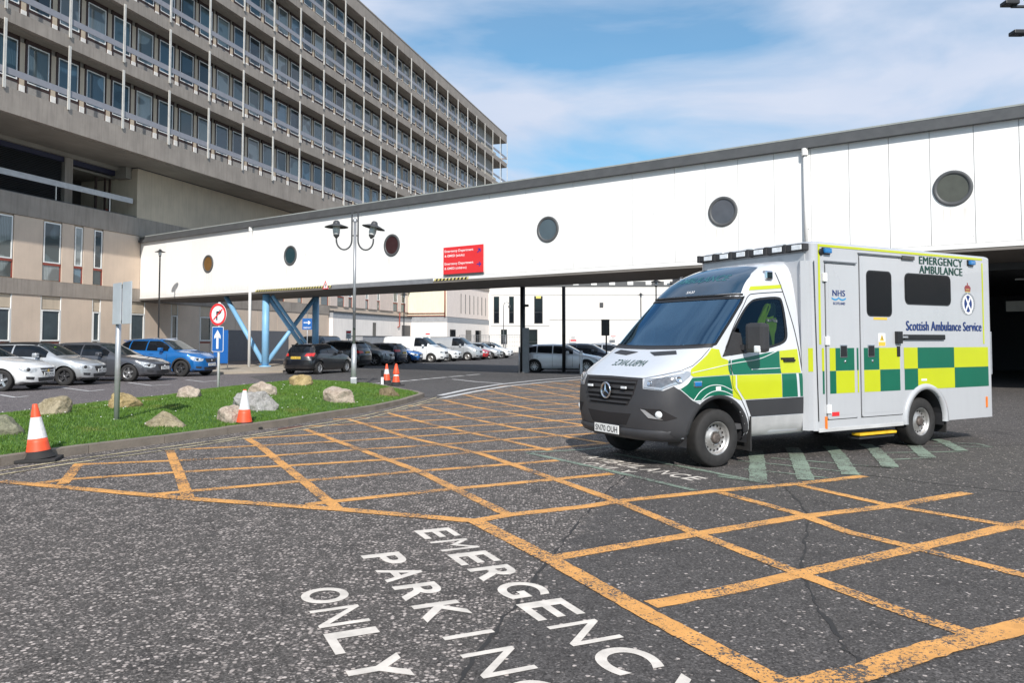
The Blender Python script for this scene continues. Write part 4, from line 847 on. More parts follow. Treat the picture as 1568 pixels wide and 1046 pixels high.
# ================================================================ VEHICLES
def paintm(name, col, metal=.0, flake=0):
    m, nt, b = nodes_of(name); v = coords(nt); c = mixc(nt, ramp(nt, noi(nt, v, 2, 4), [(.3, 0), (.7, 1)]), tuple(x*.93 for x in col), col)
    dirt = N(nt, 'ShaderNodeSeparateXYZ', {0: v}).outputs[2]; dr = N(nt, 'ShaderNodeMapRange', {0: N(nt, 'ShaderNodeMath', {0: noi(nt, v, 4, 4), 1: .3, 2: dirt}, operation='MULTIPLY_ADD').outputs[0], 1: .62, 2: .3, 3: 0, 4: .3}).outputs[0]
    c = mixc(nt, dr, c, (.12, .1, .085)); nt.links.new(c, b.inputs['Base Color']); b.inputs['Metallic'].default_value = metal; b.inputs['Roughness'].default_value = .32
    b.inputs['Coat Weight'].default_value = 1; b.inputs['Coat Roughness'].default_value = .03; return m
def lerp1(x, t):
    return float(np.interp(x, [p[0] for p in t], [p[1] for p in t]))
def sstep(a, b, x): t = min(1, max(0, (x-a)/(b-a))); return t*t*(3-2*t)
KINDS = {}
KINDS['hatch'] = dict(L=4.1, W=1.76, H=1.47, wb=2.55, fo=.82, r=.315,
    top=[(0, .68), (.06, .74), (.3, .84), (.75, .93), (1.0, .975), (1.25, 1.11), (1.75, 1.38), (2.05, 1.455), (2.5, 1.47), (3.2, 1.45), (3.65, 1.38), (3.85, 1.22), (4.0, 1.0), (4.07, .86), (4.1, .7)],
    belt=[(0, .66), (.5, .8), (1.1, .90), (2.5, .95), (3.5, 1.0), (4.1, .66)], win=(1.35, 3.62), roof=(1.85, 3.5), base=1.02, rear='hatch', pill=(2.62,))
KINDS['estate'] = dict(L=4.75, W=1.83, H=1.47, wb=2.75, fo=.9, r=.325,
    top=[(0, .66), (.06, .72), (.35, .82), (.95, .92), (1.3, .965), (1.6, 1.10), (2.15, 1.37), (2.45, 1.45), (3.0, 1.47), (3.9, 1.44), (4.25, 1.36), (4.5, 1.15), (4.65, .95), (4.72, .84), (4.75, .7)],
    belt=[(0, .64), (.6, .8), (1.4, .9), (3, .94), (4.2, .98), (4.75, .65)], win=(1.65, 4.25), roof=(2.25, 4.1), base=1.30, rear='hatch', pill=(2.85, 3.72))
KINDS['saloon'] = dict(L=4.6, W=1.8, H=1.48, wb=2.68, fo=.9, r=.325,
    top=[(0, .70), (.05, .76), (.3, .86), (.85, .95), (1.2, .99), (1.5, 1.12), (2.05, 1.39), (2.35, 1.46), (2.8, 1.48), (3.3, 1.43), (3.75, 1.25), (4.05, 1.08), (4.4, 1.04), (4.55, .98), (4.6, .8)],
    belt=[(0, .68), (.5, .84), (1.3, .93), (3, .97), (4.2, 1.0), (4.6, .75)], win=(1.55, 3.85), roof=(2.15, 3.2), base=1.22, rear='saloon', pill=(2.8,))
KINDS['suv'] = dict(L=4.4, W=1.84, H=1.62, wb=2.65, fo=.87, r=.345,
    top=[(0, .78), (.06, .86), (.35, .98), (.85, 1.05), (1.12, 1.09), (1.4, 1.24), (1.88, 1.52), (2.15, 1.60), (2.7, 1.62), (3.5, 1.59), (3.9, 1.5), (4.12, 1.28), (4.3, 1.05), (4.37, .9), (4.4, .75)],
    belt=[(0, .75), (.5, .93), (1.2, 1.03), (3, 1.07), (3.9, 1.12), (4.4, .7)], win=(1.42, 3.92), roof=(1.98, 3.8), base=1.14, rear='hatch', pill=(2.6, 3.45))
KINDS['van'] = dict(L=5.0, W=1.93, H=1.95, wb=3.1, fo=.93, r=.335,
    top=[(0, .82), (.05, .95), (.3, 1.08), (.7, 1.17), (.9, 1.24), (1.2, 1.5), (1.6, 1.82), (1.85, 1.91), (2.3, 1.95), (4.6, 1.94), (4.85, 1.9), (4.94, 1.7), (4.97, 1.2), (4.99, .9), (5.0, .75)],
    belt=[(0, .8), (.5, 1.0), (1.0, 1.13), (2, 1.16), (4.8, 1.18), (5.0, .75)], win=(1.15, 2.28), roof=(1.7, 4.7), base=.92, rear='van', pill=())
h5 = dict(KINDS['hatch']); q_ = 4.3/4.1
for k_ in ('top', 'belt'): h5[k_] = [(a*q_, b*.985) for a, b in h5[k_]]
h5.update(L=4.3, wb=2.62, win=(1.42, 3.85), roof=(1.94, 3.67), base=1.07, pill=(2.55, 3.35), fo=.85, W=1.78, r=.325); KINDS['hatch5'] = h5
def wheel(parent, x, y, r, side, spokes=5, rim=.62, w=.21, style='alloy', dark=False):
    """side = +1: outer face towards +y"""
    t = MB(); s = side; ri = r*rim/.95
    prof = [(ri*.96, -.5*w), (ri*1.06, -.53*w), (r*.93, -.5*w), (r*.985, -.42*w), (r, -.3*w), (r, .3*w), (r*.985, .42*w), (r*.93, .5*w), (ri*1.06, .53*w), (ri*.97, .47*w), (ri*.96, .2*w)]
    t.lathe([(a, b*s) for a, b in prof], 40, c=(0, 0, 0), axis='y')
    wo = t.build('wheel', rubber, parent); wo.location = (x, y, r)
    m = mat('alloy_dark', (.08, .08, .085), .35, metal=.6) if dark else (steel_rim if style == 'steel' else alloy)
    k = MB()
    if style == 'steel':
        k.lathe([(ri*.98, .45*w*s), (ri*.93, .47*w*s), (ri*.88, .3*w*s), (ri*.80, .16*w*s), (ri*.62, .18*w*s), (ri*.46, .34*w*s), (ri*.36, .36*w*s), (ri*.34, .30*w*s), (0, .30*w*s)], 48, axis='y')
        o = k.build('rim', m, wo); h = MB()
        for i in range(16):
            a = 2*PI*i/16; c = Vector((math.cos(a)*ri*.72, .178*w*s, math.sin(a)*ri*.72)); n_ = Vector((0, s, 0)); rr = ri*.068
            h.add([c+n_*.006+Vector((math.cos(a+q)*rr*1.0, 0, math.sin(a+q)*rr*1.0)) for q in [j*PI/5 for j in range(10)]], [tuple(range(10))])
        h.build('vent_holes', dark_void, wo); hb = MB()
        hb.lathe([(ri*.30, .30*w*s), (ri*.29, .44*w*s), (ri*.2, .46*w*s), (0, .46*w*s)], 20, axis='y')
        for i in range(6): a = 2*PI*i/6; hb.lathe([(ri*.035, .30*w*s), (ri*.035, .40*w*s), (0, .4*w*s)], 8, c=(math.cos(a)*ri*.4, 0, math.sin(a)*ri*.4), axis='y')
        hb.build('hub', mat('hub_rust', (.12, .10, .09), .6, metal=.4, var=.4, vs=30), wo)
    else:
        k.lathe([(ri*.98, .45*w*s), (ri*.95, .46*w*s), (ri*.9, .34*w*s), (ri*.9, .0), (ri*.9, -.3*w*s)], 40, axis='y')
        for i in range(spokes):
            a = 2*PI*i/spokes+.3; Mx = Matrix.Rotation(-a, 4, 'Y'); wd = ri*(.19 if spokes < 7 else .085)
            k.add([Mx @ Vector(q) for q in ((ri*.12, .36*w*s, -wd), (ri*.12, .36*w*s, wd), (ri*.93, .42*w*s, wd*.75), (ri*.93, .42*w*s, -wd*.75), (ri*.12, .2*w*s, -wd), (ri*.12, .2*w*s, wd), (ri*.93, .25*w*s, wd*.75), (ri*.93, .25*w*s, -wd*.75))], [(0, 1, 2, 3), (4, 7, 6, 5), (0, 4, 5, 1), (1, 5, 6, 2), (3, 2, 6, 7), (0, 3, 7, 4)])
        k.lathe([(ri*.2, .3*w*s), (ri*.19, .4*w*s), (0, .41*w*s)], 16, axis='y'); k.build('rim', m, wo)
        MB().lathe([(0, .02*s), (ri*.9, .02*s)], 24, axis='y', smooth=False).build('brake_disc', mat('brake_shadow', (.03, .03, .032), .6), wo)
    return wo
def car(label, kind, paint, x, y, head, cat='car', name='parked_car', plate=None, plate_back=None, sc=1.0, dark_roof=False, spokes=5, darkrim=False, steel=False, side_glass=True, near=False, group='parked cars', clad=None, rails=False, ref='fr', vis=-1, H=None, L=None, grille='wide', sticker=False):
    """ref 'fr': (x, y) is the ground contact of the front right wheel, 'rr' of the rear right wheel"""
    K = dict(KINDS[kind]); Lc, Wd, wb, fo, rw = K['L'], K['W'], K['wb'], K['fo'], K['r']
    zk = (H/K['H']) if H else 1.0
    hv = Vector((math.cos(head), math.sin(head), 0)); lv_ = Vector((-hv.y, hv.x, 0))
    fx = Lc/2-fo; lx = fx if ref == 'fr' else fx-wb
    c = Vector((x, y, 0))-hv*lx*sc+lv_*(Wd/2-.05)*sc if ref != 'c' else Vector((x, y, 0))
    t = thing(name, label, cat, c, head, group)
    t.scale = (sc, sc, sc); NX, NU = 104, 15
    def width(xx):
        q = min(xx, Lc-xx); f = 1-.10*(1-sstep(0, .9, xx))-.08*(1-sstep(0, .8, Lc-xx)); return Wd/2*f
    def section(xx):
        zt = lerp1(xx, K['top'])*zk; zs = min(lerp1(xx, K['belt'])*zk, zt-.012); w = width(xx); zb = .19+.07*(1-sstep(0, .5, xx))+.09*(1-sstep(0, .5, Lc-xx)); h = zt-zs
        P0 = [(0, zb), (w*.8, zb), (w*.93, zb+.015), (w*.968, zb+.09), (w*.985, zb+.2), (w*1.0, zb+(zs-zb)*.48), (w*.998, zb+(zs-zb)*.68), (w*.985, zs-.07), (w*.965, zs-.02)]
        P = P0[:3]+[(float(np.interp(q, [0, .08, .22, .5, .75, .93, 1], [w*.93, w*.968, w*.985, w, w*.998, w*.982, w*.965])), zb+.015+(zs-.02-zb-.015)*q) for q in [i/15 for i in range(1, 16)]]; NL = len(P)
        cab = sstep(.12, .42, h); pw = 2.3+2.6*cab
        for i in range(NU):
            a = (i/(NU-1))**(.85)*PI/2; yy = math.cos(a)**(2/pw) if i < NU-1 else 0; z_ = zs+h*math.sin(a)**(2/pw)
            tum = .24*cab*sstep(0, 1, (z_-zs)/max(h, .01))*.55+.24*cab*.45*((z_-zs)/max(h, .01))
            P.append((w*.955*yy*(1-tum), z_))
        return P
    xs = [Lc*(.5-.5*math.cos(PI*i/NX)) for i in range(NX+1)]
    def bow(xx, y_, z_, w):
        f = 1-sstep(0, .75, xx); r_ = 1-sstep(0, .6, Lc-xx); k = (abs(y_)/w)
        dx = -f*(.30*k**2.6+.06*max(0, (z_-.55))**1.0)+r_*(.20*k**3)
        dx += -f*.05*max(0, (.40-z_)/.2)+r_*.04*max(0, (.45-z_)/.2)
        return Lc/2-xx+dx
    vs = []; n1 = 18+NU
    for xx in xs:
        w = width(xx); P = section(xx)
        full = [(-a, b) for a, b in P[::-1]]+P[1:-1]    # closed ring
        full = [(a, b) for a, b in P]+[(-a, b) for a, b in P[-2:0:-1]]
        for a, b in full: vs.append(Vector((bow(xx, a, b, w), a, b)))
    nr = 2*(n1-1); fs = []
    for i in range(NX):
        for k in range(nr): fs.append((i*nr+k, i*nr+(k+1) % nr, (i+1)*nr+(k+1) % nr, (i+1)*nr+k))
    for i0 in (0, NX):      # nose and tail: rows joining left to right
        w = width(xs[i0]); base = i0*nr; prev = None; C = 9
        for k in range(1, n1-1):
            a = vs[base+k]; row = [base+k]
            for j in range(1, C):
                yy = a.y*(1-2*j/C); vs.append(Vector((bow(xs[i0], yy, a.z, w), yy, a.z))); row.append(len(vs)-1)
            row.append(base+nr-k)
            if prev:
                for j in range(C): fs.append((prev[j], prev[j+1], row[j+1], row[j]))
            else:
                for j in range(C): fs.append((base, row[j+1], row[j])) if True else None
            prev = row
        for j in range(C): fs.append((base+n1-1, prev[j], prev[j+1]))
    bvh = BVHTree.FromPolygons(vs, fs)
    # wheel arches: clean circular openings
    wx = (Lc/2-fo, Lc/2-fo-wb); ra = rw+.055
    for i, v in enumerate(vs):
        if abs(v.y) > Wd*.34:
            for cx_ in wx:
                d = math.hypot(v.x-cx_, v.z-rw)
                if abs(d-ra) < .032 and v.z > .1: v.x = cx_+(v.x-cx_)*ra/d; v.z = rw+(v.z-rw)*ra/d
    keep = []
    for f in fs:
        cc = sum((vs[k] for k in f), Vector())/len(f)
        if abs(cc.y) > Wd*.30 and any(math.hypot(cc.x-q, cc.z-rw) < ra for q in wx): continue
        keep.append(f)
    mb = MB().add(vs, keep, 0, True); b = mb.build('body', paint, t)
    lin = MB()
    for q in wx:
        for s_ in (-1, 1):
            ring = []
            for i in range(17):
                a = PI*i/16-.0; ring += [Vector((q+math.cos(a)*(ra+.012), s_*(Wd/2-.03), rw+math.sin(a)*(ra+.012))), Vector((q+math.cos(a)*(ra+.012), s_*(Wd/2-.33), rw+math.sin(a)*(ra+.012)))]
            ring += []
            lin.add(ring, [(2*i, 2*i+1, 2*i+3, 2*i+2) for i in range(16)]); lin.add([Vector((q+math.cos(PI*i/16)*(ra+.012), s_*(Wd/2-.33), rw+math.sin(PI*i/16)*(ra+.012))) for i in range(17)], [tuple(range(17))])
            lin.box(q-ra, q+ra, s_*(Wd/2-.34)-.01, s_*(Wd/2-.34)+.01, .2, rw+.02)
    islands(lin, 'arch_liner', black_plastic, t)
    for q in wx:
        for s_ in (-1, 1): wheel(t, q, s_*(Wd/2-.125), rw, s_, spokes, .62, .21, 'steel' if steel else 'alloy', darkrim)
    if not clad:
        for s_ in (-1, 1):
            for q in wx:
                pts = [Vector((q+math.cos(PI*i/18)*(ra-.008), s_*2, rw+math.sin(PI*i/18)*(ra-.008))) for i in range(19)]+[Vector((q-math.cos(PI*i/18)*(ra+.03), s_*2, rw+math.sin(PI*i/18)*(ra+.03))) for i in range(19)]
                patch(bvh, pts, (0, -s_, 0), .008, .05).build('arch_lip', paint, t)
    if clad:
        for s_ in (-1, 1):
            cl = MB()
            for q in wx:
                pts = [Vector((q+math.cos(PI*i/14)*(ra+.0), 0, rw+math.sin(PI*i/14)*ra)) for i in range(15)]+[Vector((q-math.cos(PI*i/14)*(ra+.06), 0, rw+math.sin(PI*i/14)*(ra+.06))) for i in range(15)]
                m_ = patch(bvh, [p+Vector((0, s_*2, 0)) for p in pts], (0, -s_, 0), .012, .08); cl.add(m_.v, m_.f, 0, True)
            m_ = patch(bvh, [Vector((wx[0]-ra-.05, 0, .22)), Vector((wx[1]+ra+.05, 0, .22)), Vector((wx[1]+ra+.05, 0, .38)), Vector((wx[0]-ra-.05, 0, .38))], (0, -s_, 0), .012, .12); cl.add(m_.v, m_.f, 0, True); cl.build('lower_cladding', black_plastic, t)
    X = lambda xx: Lc/2-xx
    zt = lambda xx: lerp1(xx, K['top'])*zk; zbelt = lambda xx: lerp1(xx, K['belt'])*zk
    w0, w1 = K['win']; r0, r1 = K['roof']
    # side glass
    def side_poly(a, b, first, last):
        top = lambda xx: zt(xx)-.085-.0*abs(xx)
        P = []; n = 7
        for i in range(n+1): xx = a+(b-a)*i/n; P.append((X(xx), max(zbelt(xx)+.045, min(top(xx), K['H']*zk-.12))))
        lo = [(X(xx), zbelt(xx)+.035) for xx in (b, (a+b)/2, a)]
        return P+lo
    cuts = [w0+.10]+list(K['pill'])+[w1]
    for s_ in (-1, 1):
        for i, (a, b_) in enumerate(zip(cuts[:-1], cuts[1:])):
            pts = [Vector((p[0], s_*2, p[1])) for p in side_poly(a+(.03 if i else 0), b_-(.03 if i < len(cuts)-2 else 0), i == 0, i == len(cuts)-2)]
            try: patch(bvh, pts, (0, -s_, 0), .010, .06).build('side_window', glass_dark, t)
            except Exception as ex: print('side', ex)
        # mirror
        mx_ = X(w0+.35); MB().box(mx_-.09, mx_+.07, s_*(Wd/2-.01) if s_ > 0 else -(Wd/2+.2), (Wd/2+.2) if s_ > 0 else -(Wd/2-.01), zbelt(w0+.4)+.03, zbelt(w0+.4)+.18, bev=.045).box(mx_-.03, mx_+.03, s_*Wd/2-.09, s_*Wd/2+.05, zbelt(w0+.4)+.02, zbelt(w0+.4)+.07).build('wing_mirror', paint, t)
        seam = MB()
        for a, q in ((w0+.12, 0), (K['pill'][0] if K['pill'] else w1, 0), (min(w1-.2, wx and Lc/2-wx[1]-.15), 0)):
            try: m_ = patch(bvh, [Vector((X(a), s_*2, .3)), Vector((X(a)-.012, s_*2, .3)), Vector((X(a)-.012, s_*2, zbelt(a)+.0)), Vector((X(a), s_*2, zbelt(a)+.0))], (0, -s_, 0), .003, .1); seam.add(m_.v, m_.f, 0, True)
            except Exception: pass
        islands(seam, 'door_seam', black_paint, t)
        hd = MB()
        for a in ([K['pill'][0]-.28]+([K['pill'][1]-.12] if len(K['pill']) > 1 else [])) if K['pill'] else [2.0]:
            z_ = zbelt(a)-.10; hit = bvh.ray_cast(Vector((X(a), s_*3, z_)), Vector((0, -s_, 0)))[0]
            if hit: hd.box(X(a)-.1, X(a)+.1, hit.y-.012 if s_ > 0 else hit.y-.025, hit.y+.025 if s_ > 0 else hit.y+.012, z_-.018, z_+.018, bev=.01)
        islands(hd, 'door_handle', paint, t)
    # windscreen and rear window (outlines seen from above / behind)
    hw = Wd/2
    D = Vector((-.55, 0, -.8)).normalized()
    wsb, wst = K['base']+.06, r0-.04
    P = [Vector((X(wsb+.0), 0, zt(wsb)))+Vector((0, y_, 0)) for y_ in ()]
    def rowpts(xx, yy, n=5): return [Vector((X(xx)-.10*(abs(yy*(1-2*i/n))/hw)**2, yy*(1-2*i/n), zt(xx))) for i in range(n+1)]
    P = rowpts(wsb, hw*.80)+rowpts(wst, hw*.63)[::-1]
    patch(bvh, P, D, .010, .07).build('windscreen', mat('windscreen_glass', (.02, .03, .035), .04, var=.4, vs=1.5, spec=1.0), t)
    if dark_roof:
        patch(bvh, rowpts(r0, hw*.66)+rowpts(r1, hw*.66)[::-1], (0, 0, -1), .006, .12).build('roof_panel', black_paint, t)
    if K['rear'] == 'hatch':
        a, b_ = r1+.10, [p for p in K['top'] if p[1]*zk < K['belt'][-2][1]*zk+.14][-4][0] if False else Lc-.14
        D = Vector((.8, 0, -.35)).normalized(); z0, z1 = zbelt(Lc-.6)*1.0+.06, zt(r1)-.06
        P = [Vector((-Lc/2, y_, z)) for y_, z in ((-hw*.68, z0), (hw*.68, z0), (hw*.56, z1), (-hw*.56, z1))]; D = Vector((1, 0, 0))
        patch(bvh, P, D, .007, .1).build('rear_window', glass_dark, t)
        MB().box(X(r1+.0)-.20, X(r1)+.05, -hw*.6, hw*.6, zt(r1)-.015, zt(r1)+.015, bev=.01).build('spoiler', paint, t)
    elif K['rear'] == 'saloon':
        patch(bvh, rowpts(r1+.12, hw*.58)+rowpts(3.85, hw*.70)[::-1], (0, 0, -1), .007, .1).build('rear_window', glass_dark, t)
    # nose
    zn = K['top'][0][1]*zk; F = Vector((-1, 0, 0))
    fp = lambda pts: [Vector((Lc/2+1, a*hw, b)) for a, b in pts]
    nz_ = MB()
    def nose(nm, pts, m, off=.006, mirror=False, D=F, step=.07):
        try: return patch(bvh, fp(pts) if D is F else [Vector((0, a*hw, b)) for a, b in pts], D, off, step, mirror).build(nm, m, t)
        except Exception as ex: print(nm, ex)
    if grille == 'wide': g = nose('grille', [(-.42, zn-.03), (.42, zn-.03), (.34, zn-.19), (-.34, zn-.19)], black_plastic)
    elif grille == 'split': g = nose('grille', [(-.40, zn-.02), (.40, zn-.02), (.36, zn-.07), (-.36, zn-.07)], black_plastic); nose('grille', [(-.36, zn-.10), (.36, zn-.10), (.25, zn-.24), (-.25, zn-.24)], black_plastic)
    else: nose('grille', [(-.36, zn-.02), (.36, zn-.02), (.3, zn-.17), (-.3, zn-.17)], black_plastic)
    nose('lower_intake', [(-.48, .40*zk), (.48, .40*zk), (.42, .28), (-.42, .28)], black_plastic)
    for s_ in (-1, 1):
        nose('fog_recess', [(s_*.58, .42*zk), (s_*.82, .44*zk), (s_*.80, .36*zk), (s_*.6, .34*zk)], black_plastic)
        Dd = Vector((-1, -s_*.75, -.0)).normalized(); zl = zn-.02
        try:
            hp = [bvh.ray_cast(Vector((Lc/2+2, s_*hw*a, z)), F)[0] for a, z in ((.50, zl-.02), (.66, zl+.02))]
            sp_ = [bvh.ray_cast(Vector((Lc/2-q, s_*3, z)), Vector((0, -s_, 0)))[0] for q, z in ((.52, zl+.11), (.46, zl-.0), (.30, zl-.09))]
            bp_ = [bvh.ray_cast(Vector((Lc/2+2, s_*hw*a, z)), F)[0] for a, z in ((.70, zl-.13), (.54, zl-.10))]
            P = [p for p in hp+sp_+bp_ if p]
            hl = patch(bvh, P, Dd, .006, .06).build('headlight', mat('headlight_glass', (.5, .53, .56), .08, var=.55, vs=9, coat=1), t)
            cq = sum(P, Vector())/len(P); hit = bvh.ray_cast(cq-Dd*2, Dd)
            if hit[0]: MB().lathe([(.05, 0), (.055, .012), (0, .02)], 14, M4=Matrix.Translation(hit[0]+hit[1]*.004*(1 if hit[1].dot(Dd) < 0 else -1)) @ (-Dd).to_track_quat('Z', 'Y').to_matrix().to_4x4()).build('lens', dark_grey, hl)
        except Exception as ex: print('hl', ex)
    hit = bvh.ray_cast(Vector((Lc/2+2, 0, zn-.1)), F)[0]
    if hit: MB().lathe([(0, 0), (.055, .0), (.05, .012), (0, .016)], 18, M4=frame((hit.x+.012, 0, zn-.11), (0, 1, 0), (0, 0, 1))).build('badge', mat('badge_gold', (.5, .35, .1), .3, metal=.6) if grille == 'split' else chrome, t)
    def plate_at(xf, z, s_, txt, m):
        D_ = Vector((-s_, 0, 0)); h = bvh.ray_cast(Vector((s_*(Lc/2+2), 0, z)), D_)[0]
        if not h: return
        xx = h.x+s_*.02; p = MB().box(min(xx, xx+s_*.012), max(xx, xx+s_*.012), -.26, .26, z-.057, z+.057, bev=.004).build('number_plate', m, t)
        if txt: lettering(txt, frame((xx+s_*.014, -s_*.235, z-.038), (0, s_, 0), (0, 0, 1)), letter_black, p, width=.47, height=.078, bold=.01)
    plate_at(0, .50*zk if kind != 'van' else .55, 1, plate, plate_white)
    plate_at(0, (.92 if kind == 'suv' else .80)*zk if K['rear'] != 'van' else .75, -1, plate_back, plate_yellow)
    for s_ in (-1, 1):
        zr = (.93 if kind != 'van' else 1.1)*zk
        try: patch(bvh, [Vector((-Lc/2-1, s_*hw*a, z)) for a, z in ((.48, zr-.05), (.86, zr-.07), (.87, zr+.09), (.55, zr+.07))], (1, 0, 0), .008, .07).build('tail_light', lamp_red, t)
        except Exception as ex: print('tl', ex)
    if rails:
        for s_ in (-1, 1): MB().tube([(X(r0+.15), s_*hw*.66, zt(r0)+.0), (X(r0+.25), s_*hw*.66, zt(r0+.3)+.03), (X(r1-.2), s_*hw*.66, zt(r1)+.03), (X(r1), s_*hw*.66, zt(r1)-.02)], .015, 6).build('roof_rail', grey_metal, t)
    if sticker: MB().lathe([(0, .0), (.05, 0), (.05, .01), (0, .01)], 10, M4=Matrix.Translation((X(wst-.25), -.1, zt(wst-.25)+.015))).build('screen_sticker', hivis, t)
    MB().box(-Lc/2+.35, Lc/2-.35, -hw+.35, hw-.35, .17, .3).build('underbody', black_plastic, t)
    return t
white_p = paintm('car_white', (.78, .79, .8)); silver_p = paintm('car_silver', (.52, .54, .56), .5); bright_p = paintm('car_bright_silver', (.66, .68, .71), .15); greyd_p = paintm('car_dark_grey', (.09, .095, .11), .35); blue_p = paintm('car_blue', (.01, .14, .42), .25); black_p = paintm('car_black', (.008, .008, .01)); blue2_p = paintm('car_mid_blue', (.01, .12, .40)); red_p = paintm('car_red', (.5, .015, .02)); midgrey_p = paintm('car_mid_grey', (.2, .21, .225), .4); navy_p = paintm('car_navy', (.012, .018, .035))
def at(px_, py_): g = G(px_, py_); return g.x, g.y
car('white saloon with a gold badge, leftmost parked car, cut by the photo edge', 'saloon', white_p, *at(1.5, 600), R(0), plate='SM12 AOU', sc=1.06, grille='split', spokes=5)
car('silver three door hatchback with dark roof between the white saloon and the dark grey estate', 'hatch', silver_p, *at(98, 591), R(0), plate='SW17 NHE', sc=1.06, dark_roof=True, darkrim=True, sticker=True)
car('dark metallic grey estate car behind the grey sign pole, beside the bright blue SUV', 'estate', greyd_p, *at(196.5, 584.8), R(-8), plate='NV68 JZY', sc=1.06, spokes=5)
car('bright metallic blue SUV at the right end of the left hand parked row', 'suv', blue_p, *at(276.8, 577), R(-14), plate='ST69 NXB', sc=1.06, clad=True, rails=True, darkrim=True, name='parked_suv')
car('black hatchback seen from behind with red tail lights and yellow plate, beside the blue trusses', 'hatch', black_p, *at(489, 573.5), R(72), plate_back='SV16 KZO', spokes=10, ref='rr', L=4.3)
car('black van half hidden behind the blue crossed trusses', 'van', black_p, (446-784)/1220*52, 52, R(-105), cat='van', name='parked_van', group='parked vans')
car('black SUV seen from behind, between the black hatchback and the grey SUV', 'suv', black_p, -10.7, 48.4, R(162), plate_back='SY15 OXR', rails=True, name='parked_suv', ref='c')
car('metallic grey SUV facing right behind the twin lamp post', 'suv', midgrey_p, -8.75, 50.8, R(-15), plate='SV18 LRU', rails=True, spokes=5, name='parked_suv', clad=True)
car('dark hatchback seen from behind between the grey SUV and the small blue car', 'hatch', navy_p, -9.2, 54.4, R(163), plate_back='SP14 HDK', ref='c')
car('small mid blue hatchback in front of the large white van', 'hatch', blue2_p, -7.46, 56.3, R(-15), plate='SL11 VWC')
car('large white panel van with black front bumper facing right', 'van', white_p, -5.97, 58.8, R(-15), cat='van', name='parked_van', plate='SN20 EKP', group='parked vans', steel=True)
car('small white hatchback between the white van and the silver van', 'hatch', white_p, -5.0, 61.6, R(-15), plate='SA64 BTE')
car('silver passenger van with dark side windows, right of the white van', 'van', silver_p, -3.6, 64.5, R(-15), cat='van', name='parked_van', plate='SH19 FYA', group='parked vans', steel=True)
car('small red hatchback just behind the silver van', 'hatch', red_p, -2.9, 67.4, R(-15), plate='SD13 RLO')
car('pale grey hatchback between the red car and the white car with black roof', 'hatch', silver_p, -1.9, 70.0, R(-15), plate='SE67 MPV')
car('white small car with black roof, last of the far row beside the fence', 'hatch', white_p, -.95, 72.8, R(-15), plate='SK18 OYD', dark_roof=True)
car('silver five door estate hatchback side on, behind the two thin bridge columns', 'hatch5', bright_p, 3.70, 39.7, R(-11), plate='SC07 UDN', spokes=10, group='parked cars')
car('dark navy car just behind the silver estate car', 'hatch', navy_p, 5.3, 43.6, R(-13), plate='SO61 WKT')
car('pale grey car with roof rails, furthest right of the parked cars by the ambulance', 'estate', silver_p, 7.4, 48.4, R(-13), plate='SF16 CXH', rails=True)
# ================================================================ AMBULANCE
AO = Vector((2.117, 10.992, 0)); AA = R(-150.1)
A = thing('ambulance', 'white, yellow and green emergency ambulance parked in front of the white bridge', 'ambulance', AO, AA)
#        z    xf   D    n    w
LV = [(.34, .84, .50, 2.8, .88), (.38, .92, .53, 2.8, .94), (.46, .965, .55, 2.9, .975), (.60, .985, .55, 3, .99), (.80, .985, .54, 3.1, .995), (.95, .965, .53, 3.2, .995), (1.06, .945, .52, 3.2, .995), (1.12, .925, .50, 3.2, .993), (1.145, .90, .48, 3.2, .99), (1.17, .85, .44, 3.2, .987),
      (1.25, .71, .37, 3.3, .98), (1.35, .53, .33, 3.4, .972), (1.44, .385, .31, 3.5, .965), (1.50, .29, .30, 3.6, .957), (1.54, .245, .30, 3.7, .95), (1.8, .0, .29, 3.7, .915), (2.0, -.20, .29, 3.7, .885), (2.2, -.40, .29, 3.7, .855), (2.26, -.455, .30, 3.6, .845),
      (2.40, -.59, .36, 3.2, .82), (2.52, -.76, .42, 2.9, .79), (2.62, -.98, .48, 2.7, .745), (2.69, -1.22, .40, 2.6, .68), (2.73, -1.48, .17, 2.4, .60)]
LZ = [r[0] for r in LV]; XB = -1.66
def lvl(z): return [float(np.interp(z, LZ, [r[k] for r in LV])) for k in (1, 2, 3, 4)]
_cache = {}
def curve(z):
    z = round(z, 4)
    if z not in _cache:
        xf, D, n, w = lvl(z); P = []
        for i in range(61):
            a = PI/2*i/60; P.append((xf-D+D*(math.cos(a) if i < 60 else 0)**(2/n), w*math.sin(a)**(2/n)))
        ac = [0]
        for a, b in zip(P[:-1], P[1:]): ac.append(ac[-1]+math.hypot(b[0]-a[0], b[1]-a[1]))
        _cache[z] = (P, [q/ac[-1] for q in ac], xf-D, w)
    return _cache[z]
def CP(s, z, off=0):
    """cab surface: s 0 at the centre of the nose, 1 where the side turns straight, 2 at the rear edge"""
    def raw(s, z):
        P, ac, xs, w = curve(z); sg = 1 if s >= 0 else -1; t = abs(s)
        if t <= 1: return Vector((float(np.interp(t, ac, [p[0] for p in P])), sg*float(np.interp(t, ac, [p[1] for p in P])), z))
        return Vector((xs+(XB-xs)*(t-1), sg*w, z))
    p = raw(s, z)
    if off:
        e = .004; du = raw(s+e, z)-raw(s-e, z); z2 = min(z+.006, 2.729); dv = raw(s, z2)-raw(s, z2-.012); nn = du.cross(dv)
        if nn.length > 1e-9:
            nn.normalize()
            if nn.dot(Vector((p.x+.6, p.y, .4*(p.z-1.2)))) < 0: nn = -nn
            p = p+nn*off
    return p
def sx(x, z):       # side view x -> s
    P, ac, xs, w = curve(z)
    if x <= xs: return 1+(x-xs)/(XB-xs)
    return float(np.interp(-x, [-p[0] for p in P], ac))
